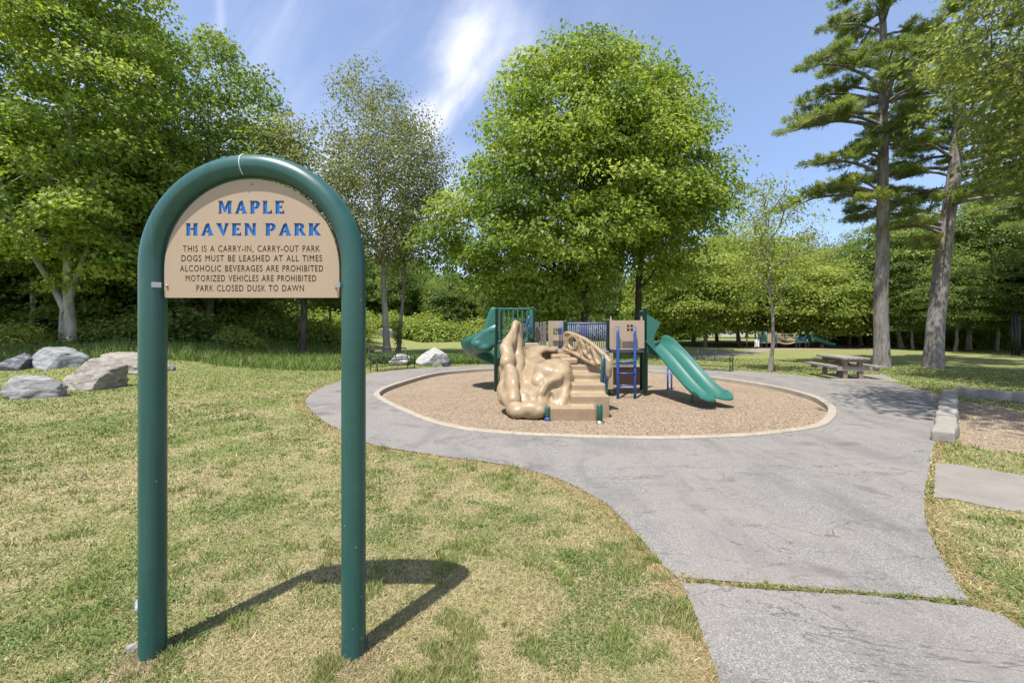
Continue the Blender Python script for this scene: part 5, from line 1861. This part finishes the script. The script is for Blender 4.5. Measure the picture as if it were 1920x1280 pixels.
def broadleaf(name, base, prof, r0, top, nclump, per, size, leaf, barkm, seed, label=None, cat='tree', group=None, depth=1.0, dmin=1.0, sig=(0.62, 0.62, 0.30),
              groups=14, lean=(0, 0), stems=((0, 0),), extra=(), up=0.8, droop=0.4, shell=0.42, aspect=0.42, more=None):
    rng = np.random.default_rng(seed)
    root = tag(empty(name, base), label, cat, group)
    P, O = crown_points(rng, prof, nclump, dmin, depth, shell)
    if more:
        P2, O2 = crown_points(rng, more[0], more[1], dmin, more[3], 0.6)
        P2[:, 1] += more[2]
        P = np.concatenate([P, P2]); O = np.concatenate([O, O2]); groups += 8
    mb = MB()
    trunks = []
    for sx, sy in stems:
        zz = np.linspace(-0.3, top, 15)
        wob = np.cumsum(rng.normal(0, 0.05, (15, 2)), 0) * (zz[:, None] > 0.5)
        f = np.clip(zz / top, 0, 1)
        tx = sx * (0.25 + f) + lean[0] * f + wob[:, 0]; ty = sy * (0.25 + f) + lean[1] * f + wob[:, 1]
        tr = r0 * (1 - 0.88 * f ** 0.9) + r0 * 0.55 * np.exp(-np.maximum(zz, 0) / 0.28)
        T = np.stack([tx, ty, zz], 1)
        fine = catmull(T, 3, False)
        mb.tube(fine, np.interp(fine[:, 2], zz, tr), 12)
        trunks.append((T, tr))
    if len(trunks) == 1:
        limbs(mb, rng, P, trunks[0][0], trunks[0][1], groups)
    else:
        d = np.stack([np.hypot(P[:, 0] - np.interp(P[:, 2], T[:, 2], T[:, 0]), P[:, 1] - np.interp(P[:, 2], T[:, 2], T[:, 1])) for T, _ in trunks]).argmin(0)
        for i, (T, tr) in enumerate(trunks):
            if (d == i).any(): limbs(mb, rng, P[d == i], T, tr, max(3, groups // len(trunks)))
    for line, ra, rb in extra:
        l = catmull(line, 5, False)
        mb.tube(l, np.linspace(ra, rb, len(l)), 9)
    mb.build('trunk', barkm, root, smooth=True)
    sg = np.array(sig)[None] * rng.uniform(0.7, 1.3, (len(P), 1)) * np.array([1, 1, 1])
    me = leaf_mesh('crown', rng, P, sg, per, size, O, up, droop, aspect=aspect)
    link('crown', me, leaf, root)
    return root


def px_prof(rows, base, Y):
    """rows (py, px_left, px_right) at depth Y -> (z, xl, xr) about the base"""
    return [(CAMH + (HY - py) / F * Y - base.z, (a - 960) / F * Y - base.x, (b - 960) / F * Y - base.x) for py, a, b in rows]


def at(px, Y):
    x = (px - 960) / F * Y
    return Vector((x, Y, hz(x, Y) - 0.02))


# left maple, full and bright
b0 = at(130, 20.5)
broadleaf('maple_tree', b0, px_prof([(-190, 20, 180), (-120, -40, 245), (-40, -100, 285), (60, -150, 318), (160, -180, 322), (260, -190, 330), (350, -190, 318), (420, -170, 300), (470, -60, 270), (525, 40, 200)], b0, 20.5),
          0.23, 15.5, 225, 350, 0.195, LEAF_BRIGHT, BARK_PALE, 101, 'bright green maple towering above the boulders at the edge of the lawn', dmin=1.2, sig=(0.78, 0.78, 0.27), droop=0.55, depth=0.8,
          extra=[([(-0.15, 0, 1.7), (-0.9, 0.1, 3.0), (-1.9, 0.2, 4.4), (-3.1, 0.3, 6.6), (-3.9, 0.4, 9.0)], 0.17, 0.05), ([(-0.9, 0.5, -0.2), (-0.85, 0.5, 1.5), (-0.7, 0.5, 3.4), (-0.9, 0.6, 6.5)], 0.13, 0.07), ([(-0.55, 0.3, -0.2), (-0.5, 0.3, 1.6), (-0.3, 0.3, 3.4), (0.2, 0.3, 6.0)], 0.09, 0.05), ([(0.05, 0, 2.4), (0.35, 0, 3.4), (0.9, 0.1, 5.2), (1.2, 0.2, 7.5)], 0.14, 0.05)])
# second tree behind it
b0 = at(388, 27)
broadleaf('ash_tree', b0, px_prof([(60, 345, 415), (110, 300, 470), (180, 285, 515), (250, 270, 555), (330, 270, 580), (410, 280, 590), (480, 290, 575), (560, 300, 540)], b0, 27),
          0.24, 15.5, 200, 230, 0.20, LEAF_MID, BARK_GREY, 102, 'tall mid green tree rising behind the top of the sign, trunk seen under the board', dmin=1.05, sig=(0.62, 0.62, 0.34), depth=0.8)
b0 = at(565, 26)
broadleaf('ash_tree', b0, px_prof([(215, 530, 590), (260, 505, 630), (330, 490, 672), (400, 470, 680), (470, 470, 670), (540, 485, 650)], b0, 26),
          0.22, 11.8, 120, 120, 0.17, LEAF_OLIVE, BARK_DARK, 103, 'thin-crowned olive tree on a dark straight trunk just inside the right sign post', dmin=0.95, sig=(0.6, 0.6, 0.36), depth=0.8)
# open tree with pale trunk
b0 = at(727, 30)
broadleaf('birch_tree', b0, px_prof([(125, 655, 700), (165, 632, 745), (230, 622, 805), (300, 618, 835), (370, 610, 832), (430, 615, 822), (490, 650, 795)], b0, 30),
          0.25, 16.8, 300, 85, 0.15, LEAF_OLIVE, BARK_PALE, 104, 'airy pale-trunked tree with tiny olive leaves behind the bench', dmin=0.85, sig=(0.55, 0.55, 0.42), depth=0.9, groups=22, lean=(-0.9, 0), up=0.4, shell=0.5)
b0 = at(746, 30.6)
broadleaf('birch_tree', b0, px_prof([(235, 740, 790), (300, 725, 838), (370, 715, 845), (440, 705, 835), (500, 715, 800)], b0, 30.6),
          0.16, 12.5, 120, 70, 0.15, LEAF_OLIVE, BARK_GREY, 105, 'slimmer ivy-clad tree close beside the airy pale-trunked one', dmin=0.85, sig=(0.55, 0.55, 0.42), depth=0.8, groups=10, lean=(0.7, 0), up=0.4,
          extra=[])
ivy_rng = np.random.default_rng(9)
iv = np.stack([ivy_rng.normal(0, 0.14, 40), ivy_rng.normal(-0.1, 0.14, 40), ivy_rng.uniform(0.1, 2.4, 40)], 1)
link('ivy', leaf_mesh('ivy', ivy_rng, iv, np.full((40, 3), 0.12), 26, 0.09, iv * 0 + 1, 0.3, 0.4), LEAF_MID, bpy.data.objects['birch_tree.001'])
# the big maple behind the play structure: two stems standing close
b0 = at(1092, 29)
broadleaf('maple_tree', b0, px_prof([(82, 1045, 1105), (105, 1000, 1175), (150, 955, 1225), (215, 905, 1262), (280, 882, 1285), (345, 870, 1290), (398, 825, 1280), (442, 805, 1235), (495, 855, 1170), (545, 920, 1122), (582, 990, 1105)], b0, 29),
          0.30, 16.5, 290, 300, 0.25, LEAF_BRIGHT, BARK_DARK, 106, 'big round-crowned maple directly behind the play structure', dmin=1.35, sig=(0.82, 0.82, 0.33), droop=0.7, depth=0.85, groups=20, up=0.7, aspect=0.36)
b0 = at(1195, 30.5)
broadleaf('maple_tree', b0, px_prof([(98, 1150, 1215), (130, 1110, 1255), (190, 1090, 1300), (265, 1080, 1342), (340, 1080, 1362), (400, 1090, 1355), (445, 1110, 1322), (492, 1190, 1295), (530, 1235, 1285)], b0, 30.5),
          0.30, 16.0, 175, 280, 0.25, LEAF_BRIGHT, BARK_DARK, 107, 'dark-trunked maple merging with the big crown, trunk above the tan house panel', dmin=1.35, sig=(0.82, 0.82, 0.33), droop=0.7, depth=0.8, groups=14, lean=(0.5, 0), up=0.7, aspect=0.36)
# young feathery tree by the path
b0 = at(1445, 18.6)
broadleaf('young_tree', b0, px_prof([(338, 1425, 1460), (365, 1390, 1500), (410, 1375, 1515), (460, 1378, 1525), (510, 1392, 1515), (550, 1410, 1490)], b0, 18.6),
          0.085, 7.6, 110, 42, 0.10, LEAF_LIME, BARK_GREY, 108, 'thin young tree with feathery lime leaves beside the path near the picnic table', dmin=0.5, sig=(0.34, 0.34, 0.2), groups=16, up=0.6)
# overhanging tree at the right, trunk outside the picture
b0 = Vector((18.2, 12.2, 0))
prof = [(6.0, -1.6, 4), (7.2, -3.0, 4.5), (8.6, -3.7, 5), (10.2, -4.6, 5.2), (12, -5.0, 5), (14, -4.2, 4.4), (16, -1.5, 2)]
over = [(10.6, -11.5, -5.0), (12.0, -12.5, -4.5), (13.6, -11.5, -5.0), (15.0, -9.0, -6.0)]
broadleaf('overhanging_tree', b0, prof, 0.34, 14.5, 230, 200, 0.16, LEAF_GREY, BARK_GREY, 109, 'silvery green tree whose leafy boughs hang in from the right above the mulch pit', dmin=0.95, sig=(0.6, 0.6, 0.32), groups=18, droop=0.6, depth=1.0,
          more=(over, 90, -6.0, 1.0))


# pines
def pine(base, prof, r0, top, seed, label, lean=(0, 0), whorl=0.55, h0=5.0, forced=(), dens=1.0, group=None, size=1.0, fork=None):
    rng = np.random.default_rng(seed)
    root = tag(empty('pine_tree', base), label, 'pine tree', group)
    mb = MB()
    zz = np.linspace(-0.3, top, 20)
    f = np.clip(zz / top, 0, 1)
    tx = lean[0] * f + np.cumsum(rng.normal(0, 0.022, 20)); ty = lean[1] * f + np.cumsum(rng.normal(0, 0.022, 20))
    tr = r0 * (1 - 0.82 * f) + r0 * 0.22 * np.exp(-np.maximum(zz, 0) / 0.25)
    fine = catmull(np.stack([tx, ty, zz], 1), 3, False)
    mb.tube(fine, np.interp(fine[:, 2], zz, tr), 16)
    if fork:
        za, dx = fork
        s = np.array([np.interp(za, zz, tx), np.interp(za, zz, ty), za]); 
        l = catmull([s, s + [dx * 0.35, 0, 1.0], s + [dx * 0.8, 0.1, 2.6], s + [dx, 0.2, 6]], 5, False)
        mb.tube(l, np.linspace(r0 * 0.62, r0 * 0.25, len(l)), 12)
    prof = np.array(sorted(prof))
    T = []; D = []; tone = []
    br = list(forced)
    z = h0
    while z < top - 0.2:
        for k in range(rng.integers(2, 5)):
            L = np.interp(z, prof[:, 0], prof[:, 1]) * rng.uniform(0.55, 1.1)
            br.append((z + rng.normal(0, 0.2), rng.uniform(0, 2 * math.pi), L, rng.uniform(-0.02, 0.28)))
        z += whorl * rng.uniform(0.7, 1.5)
    for zb, az, L, rise in br:
        if L < 0.3: continue
        s = np.array([np.interp(zb, zz, tx), np.interp(zb, zz, ty), zb])
        d = np.array([math.cos(az), math.sin(az), 0]); sd = np.array([-d[1], d[0], 0])
        n = 9
        t = np.linspace(0, 1, n)
        line = s + d * (L * t)[:, None] + np.array([0, 0, 1]) * (L * (rise * t + 0.10 * np.sin(t * 3.1) - 0.05 * t ** 2))[:, None] + np.cumsum(rng.normal(0, 0.025 * L / 3, (n, 3)), 0)
        mb.tube(line, np.linspace(0.05 + 0.012 * L, 0.014, n), 5, cap=False)
        bt = rng.normal(0.5, 0.13)
        m = int(6 + L * 4.2)
        for q in np.sort(rng.uniform(0.30, 1.0, m)):
            o = np.array([np.interp(q, t, line[:, j]) for j in range(3)])
            sl = (0.35 + 0.28 * L * (1.12 - q)) * rng.uniform(0.5, 1.1)
            sg = 1 if rng.random() < 0.5 else -1
            dir_ = unit(sd * sg * 0.9 + d * rng.uniform(0.3, 1.0) + np.array([0, 0, rng.uniform(-0.02, 0.22)]))
            e = o + dir_ * sl
            mb.tube([o, e], [0.014, 0.006], 3, cap=False)
            nt = max(3, int(sl * 15 * dens))
            w = rng.uniform(0.15, 1.05, nt)
            T.append(o + dir_ * (sl * w)[:, None] + rng.normal(0, 0.07, (nt, 3)) * [1, 1, 0.7] + [0, 0, 0.04])
            D.append(np.tile(dir_ * 0.6 + [0, 0, 0.45], (nt, 1)))
            tone.append(np.full(nt, bt) + rng.normal(0, 0.06))
    mb.build('trunk', BARK_PINE, root, smooth=True)
    T = np.concatenate(T); D = np.concatenate(D); tone = np.concatenate(tone)
    k = 11
    N = len(T) * k
    idx = np.repeat(np.arange(len(T)), k)
    d = unit(D[idx] + rng.normal(0, 0.62, (N, 3)))
    s = unit(np.cross(d, rng.normal(0, 1, (N, 3))))
    L = size * rng.uniform(0.14, 0.26, (N, 1)); w = size * 0.011
    V = np.stack([T[idx] - s * w, T[idx] + d * L * 0.5 - s * w * 1.1, T[idx] + d * L, T[idx] + d * L * 0.5 + s * w * 1.1], 1).reshape(-1, 3)
    b = MB(); b.add(V, np.arange(4 * N).reshape(-1, 4))
    me = b.mesh('crown')
    facefloat(me, np.clip(tone[idx] + rng.normal(0, 0.12, N), 0, 1))
    link('crown', me, NEEDLE, root)
    return root


b0 = at(1653, 20.6)
k = 20.6 / F
PI = math.pi
zf = lambda py: CAMH + (HY - py) * k
pine(b0, [(zf(420), 1.6), (zf(360), 2.8), (zf(300), 1.8), (zf(230), 3.6), (zf(130), 3.6), (zf(40), 2.7), (zf(-80), 2.6), (zf(-220), 0.8)], 0.32, zf(-230), 201,
     'tall white pine with straight grey trunk behind the picnic table', h0=zf(395), whorl=0.72, dens=1.35,
     forced=[(zf(243), PI, 5.1, -0.05), (zf(236), PI + 0.25, 4.3, -0.02), (zf(215), PI - 0.3, 4.0, 0.1), (zf(330), PI + 0.1, 3.8, 0.08), (zf(365), PI, 3.6, 0.06), (zf(372), PI - 0.35, 4.3, 0.0), (zf(160), PI + 0.1, 4.2, 0.16), (zf(190), PI - 0.2, 3.6, 0.12),
             (zf(300), PI + 0.2, 2.4, 0.02), (zf(140), PI + 0.3, 4.1, 0.05), (zf(60), PI, 2.9, 0.1), (zf(100), 0.3, 3.6, 0.2), (zf(180), 0.2, 4.2, 0.3), (zf(200), -1.2, 2.6, 0.05), (zf(240), -1.7, 2.2, -0.05)])
b0 = at(1748, 20.8)
pine(b0, [(zf(470), 2.4), (zf(380), 3.4), (zf(300), 4.2), (zf(200), 4.4), (zf(60), 3.8), (zf(-100), 2.8), (zf(-220), 0.8)], 0.37, zf(-230), 202,
     'leaning white pine with thick forked trunk right of the picnic table', lean=(3.0, 0.5), h0=zf(455), whorl=0.62, dens=1.35, fork=(zf(395), 0.75),
     forced=[(zf(440), PI + 0.2, 3.4, 0.1), (zf(420), PI - 0.2, 4.2, 0.1), (zf(250), PI, 4.2, 0.12), (zf(290), PI + 0.3, 3.6, 0.05), (zf(330), 0.1, 4.6, 0.05), (zf(380), -0.2, 4.0, 0.0), (zf(350), 0.5, 5.0, 0.05)])

pine_src = bpy.data.objects['pine_tree.001']
for px, Y, rz, sc_, lab in ((2010, 25.0, 0.3, 1.05, 'pine at the picture edge whose boughs fill the upper right behind the leafy tree'), (1930, 37.0, 0.5, 1.15, 'tall dark pine farthest back above the right-hand wood')):
    o = copy_tree(pine_src); o.location = at(px, Y); o.rotation_euler = (0, 0, rz); o.scale = (sc_,) * 3
    tag(o, lab)

# ------------------------------------------------------------------ the woods: a few kinds grown once and copied
egg = lambda H, w, z0: [(z0, -w * 0.45, w * 0.45), (z0 + (H - z0) * 0.18, -w * 0.85, w * 0.85), (z0 + (H - z0) * 0.42, -w, w), (z0 + (H - z0) * 0.65, -w * 0.85, w * 0.85), (z0 + (H - z0) * 0.85, -w * 0.5, w * 0.5), (H, -w * 0.12, w * 0.12)]
far = Vector((0, 0, 0))
K = {}
K['round'] = broadleaf('woodland_tree', far, egg(13, 4.4, 2.2), 0.24, 11.5, 150, 220, 0.25, LEAF_MID, BARK_DARK, 301, dmin=1.15, sig=(0.78, 0.78, 0.36))
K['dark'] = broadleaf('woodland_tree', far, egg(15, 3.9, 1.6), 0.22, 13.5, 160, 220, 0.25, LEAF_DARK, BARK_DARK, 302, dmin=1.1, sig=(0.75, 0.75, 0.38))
K['tall'] = broadleaf('woodland_tree', far, egg(16, 3.3, 5.5), 0.20, 14.5, 120, 190, 0.24, LEAF_MID, BARK_GREY, 303, dmin=1.05, sig=(0.7, 0.7, 0.4))
K['lime'] = broadleaf('young_maple', far, egg(9, 3.9, 1.5), 0.16, 7.8, 150, 200, 0.19, LEAF_LIME, BARK_GREY, 304, dmin=0.85, sig=(0.66, 0.66, 0.24), droop=0.45)
K['thin'] = broadleaf('woodland_tree', far, egg(12, 3.0, 3.5), 0.13, 11, 90, 70, 0.16, LEAF_OLIVE, BARK_GREY, 305, dmin=0.9, sig=(0.6, 0.6, 0.42), up=0.4)


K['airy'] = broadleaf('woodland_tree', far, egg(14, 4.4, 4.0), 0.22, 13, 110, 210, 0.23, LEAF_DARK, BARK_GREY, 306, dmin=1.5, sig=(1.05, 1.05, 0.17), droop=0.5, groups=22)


def shrub(seed, leaf, H, w, n, per, size):
    rng = np.random.default_rng(seed)
    root = empty('shrub', far)
    P, O = crown_points(rng, [(0.12, -w * 0.8, w * 0.8), (H * 0.4, -w, w), (H * 0.75, -w * 0.7, w * 0.7), (H, -w * 0.2, w * 0.2)], n, 0.3, 1.0, 0.5)
    mb = MB()
    for q in P[:26]:
        mb.tube([(q[0] * 0.15, q[1] * 0.15, -0.1), (q[0] * 0.5, q[1] * 0.5, q[2] * 0.6), q], [0.025, 0.016, 0.006], 5, cap=False)
    mb.build('stem', BARK_GREY, root, smooth=True)
    link('foliage', leaf_mesh('foliage', rng, P, np.tile([[0.30, 0.30, 0.17]], (len(P), 1)), per, size, O, 0.8, 0.4), leaf, root)
    return root


K['bush'] = shrub(401, LEAF_LIME, 1.5, 1.25, 60, 60, 0.13)
K['under'] = shrub(402, LEAF_DARK, 2.4, 1.7, 75, 60, 0.17)
for r_ in K.values():
    r_.location = (0, -400, 0)
used = set()


def plant(kind, px, Y, H, name, label, cat, group, wide=1.0, z=None, rz=None):
    H0 = dict(airy=14, round=13, dark=15, tall=16, lime=9, thin=12, bush=1.5, under=2.4)[kind]
    src = K[kind]
    if kind in used:
        o = copy_tree(src)
    else:
        o = src; used.add(kind)
    o.name = name
    x = (px - 960) / F * Y
    o.location = (x, Y, (hz(x, Y) if z is None else z) - 0.05)
    o.rotation_euler = (0, 0, prng.uniform(0, 6.28) if rz is None else rz)
    s = H / H0
    o.scale = (s * wide, s * wide, s)
    for q in ('label', 'category', 'group'):
        if q in o: del o[q]
    return tag(o, label, cat, group)


prng = random.Random(77)
# left wood: three ranks behind the bright maple
LW = ('leafy tree in the dark wood behind the boulders and sign', 'tree', 'trees of the left-hand wood')
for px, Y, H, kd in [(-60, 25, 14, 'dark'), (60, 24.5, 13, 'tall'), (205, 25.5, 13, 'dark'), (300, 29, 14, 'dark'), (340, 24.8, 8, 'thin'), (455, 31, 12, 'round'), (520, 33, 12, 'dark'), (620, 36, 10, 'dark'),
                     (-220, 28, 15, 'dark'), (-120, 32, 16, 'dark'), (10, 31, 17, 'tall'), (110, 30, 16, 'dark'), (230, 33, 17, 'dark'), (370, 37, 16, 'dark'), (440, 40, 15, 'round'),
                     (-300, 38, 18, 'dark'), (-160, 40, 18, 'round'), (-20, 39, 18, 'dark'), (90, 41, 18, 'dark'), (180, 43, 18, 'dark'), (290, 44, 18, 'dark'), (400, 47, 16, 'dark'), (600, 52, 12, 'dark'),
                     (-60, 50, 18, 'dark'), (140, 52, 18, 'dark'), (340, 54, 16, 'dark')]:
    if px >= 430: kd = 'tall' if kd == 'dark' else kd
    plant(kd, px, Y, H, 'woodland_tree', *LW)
UB = ('leafy undergrowth shrub at the foot of the dark wood', 'shrub', 'undergrowth shrubs of the left-hand wood')
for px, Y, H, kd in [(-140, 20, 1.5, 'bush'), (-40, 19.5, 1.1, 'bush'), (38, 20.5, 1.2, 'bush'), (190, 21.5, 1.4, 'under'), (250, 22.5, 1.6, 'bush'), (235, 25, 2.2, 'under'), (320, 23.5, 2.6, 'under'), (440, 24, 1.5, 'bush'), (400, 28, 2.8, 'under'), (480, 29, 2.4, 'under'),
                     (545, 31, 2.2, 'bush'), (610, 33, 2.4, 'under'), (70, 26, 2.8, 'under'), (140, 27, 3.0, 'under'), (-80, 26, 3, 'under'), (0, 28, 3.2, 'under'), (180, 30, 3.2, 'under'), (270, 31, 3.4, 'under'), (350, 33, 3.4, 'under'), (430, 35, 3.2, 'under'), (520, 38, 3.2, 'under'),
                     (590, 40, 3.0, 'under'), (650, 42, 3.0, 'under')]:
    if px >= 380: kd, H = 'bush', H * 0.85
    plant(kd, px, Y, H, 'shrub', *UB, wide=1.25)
# across the far side of the field
CW = ('green tree in the row beyond the fence across the field', 'tree', 'trees beyond the field fence')
for px, Y, H, kd in [(630, 60, 12, 'dark'), (690, 66, 12.5, 'round'), (745, 62, 12, 'tall'), (790, 68, 12, 'round'), (835, 64, 10.5, 'round'), (880, 68, 10, 'dark'), (925, 63, 10, 'tall'), (975, 69, 11, 'dark'), (1030, 64, 11, 'round'), (1090, 70, 11, 'dark'), (1150, 66, 11, 'dark'), (1210, 68, 11, 'round'), (1260, 66, 10.5, 'dark'),
                     (715, 82, 15, 'dark'), (770, 84, 15, 'round'), (850, 86, 13, 'dark'), (930, 86, 13, 'dark'), (1010, 88, 13, 'dark'), (1120, 90, 13, 'dark'), (660, 74, 13, 'dark'), (560, 60, 11, 'dark'), (605, 57, 10, 'dark'), (520, 64, 12, 'dark'), (1320, 78, 11, 'round'), (1400, 76, 12, 'round'), (1470, 74, 12, 'dark'), (1540, 72, 12, 'dark'), (1600, 68, 12, 'dark')]:
    plant(kd, px, Y, H, 'field_edge_tree', *CW)
CB = ('pale bush growing along the fence across the field', 'shrub', 'bushes along the field fence')
for px, Y, H, kd in [(690, 57.5, 3, 'bush'), (745, 58, 3.2, 'bush'), (790, 58, 3.6, 'bush'), (812, 57, 3.2, 'bush'), (850, 60, 3.4, 'under'), (900, 59, 3.2, 'bush'), (950, 60, 4, 'under'), (1000, 61, 4, 'under'), (1060, 61, 4, 'under'), (1120, 62, 4, 'under'), (1180, 62, 4, 'under'), (1240, 63, 3.4, 'under'), (1290, 66, 3, 'under'), (660, 56, 3, 'under')]:
    plant(kd, px, Y, H, 'fence_bush', *CB, wide=1.2)
# lime green maples between the big maple and the pines
LM = ('lime green young maple on the lawn by the far playground', 'tree', 'lime maples around the far playground')
for px, Y, H, w in [(1255, 46, 10.4, 1.0), (1322, 42, 10.2, 1.0), (1385, 45, 12.2, 0.9), (1468, 42.5, 9.6, 1.05), (1540, 41, 8.8, 1.1), (1592, 47, 10.4, 1.0), (1428, 50, 13.0, 1.0), (1300, 52, 12.4, 1.0), (1505, 52, 12.4, 1.0)]:
    plant('lime', px, Y, H, 'young_maple', *LM, wide=w)
plant('thin', 1520, 47, 12.5, 'bare_topped_tree', 'thin grey-twigged tree showing above the lime maples', 'tree', None)
plant('thin', 1580, 50, 12.5, 'bare_topped_tree', 'thin grey-twigged tree closest to the straight pine trunk', 'tree', None)
plant('tall', 1345, 56, 14.5, 'field_edge_tree', 'taller tree poking up between the big maple and the feathery young tree', 'tree', None)
# the dark wood at the right
RW = ('dark leafy tree in the shady wood behind the pines', 'tree', 'trees of the right-hand wood')
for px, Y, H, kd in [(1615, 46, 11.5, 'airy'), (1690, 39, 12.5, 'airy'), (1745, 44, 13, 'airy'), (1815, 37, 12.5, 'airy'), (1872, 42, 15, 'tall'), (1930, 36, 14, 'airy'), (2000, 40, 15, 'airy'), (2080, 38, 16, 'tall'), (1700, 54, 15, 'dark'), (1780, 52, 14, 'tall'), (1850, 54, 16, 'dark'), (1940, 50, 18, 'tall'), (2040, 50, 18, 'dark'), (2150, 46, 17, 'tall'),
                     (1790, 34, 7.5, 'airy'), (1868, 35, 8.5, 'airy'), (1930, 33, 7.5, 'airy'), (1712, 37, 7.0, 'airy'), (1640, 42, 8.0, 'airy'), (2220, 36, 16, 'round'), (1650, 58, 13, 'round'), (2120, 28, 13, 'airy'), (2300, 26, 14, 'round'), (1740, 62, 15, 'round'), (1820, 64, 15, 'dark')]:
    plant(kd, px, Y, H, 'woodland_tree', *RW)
RB = ('low shrub in the shade along the fence of the right-hand wood', 'shrub', 'shrubs of the right-hand wood')
for px, Y, H, kd in [(1600, 58, 3, 'under'), (1580, 50, 2.2, 'bush'), (1628, 48, 2.0, 'bush'), (1700, 45, 1.8, 'bush'), (1852, 40, 1.9, 'bush'), (1660, 54, 3, 'under'), (1720, 50, 3, 'under'), (1780, 46, 2.6, 'bush'), (1840, 45, 2.8, 'under'), (1900, 42, 2.8, 'under'), (1960, 40, 2.8, 'under'), (2030, 38, 3, 'under'), (1815, 52, 3.6, 'under'), (1880, 50, 3.6, 'under')]:
    plant(kd, px, Y, H, 'shrub', *RB, wide=1.3)
for kd, r_ in K.items():
    if kd not in used:
        for c_ in list(r_.children): bpy.data.objects.remove(c_)
        bpy.data.objects.remove(r_)
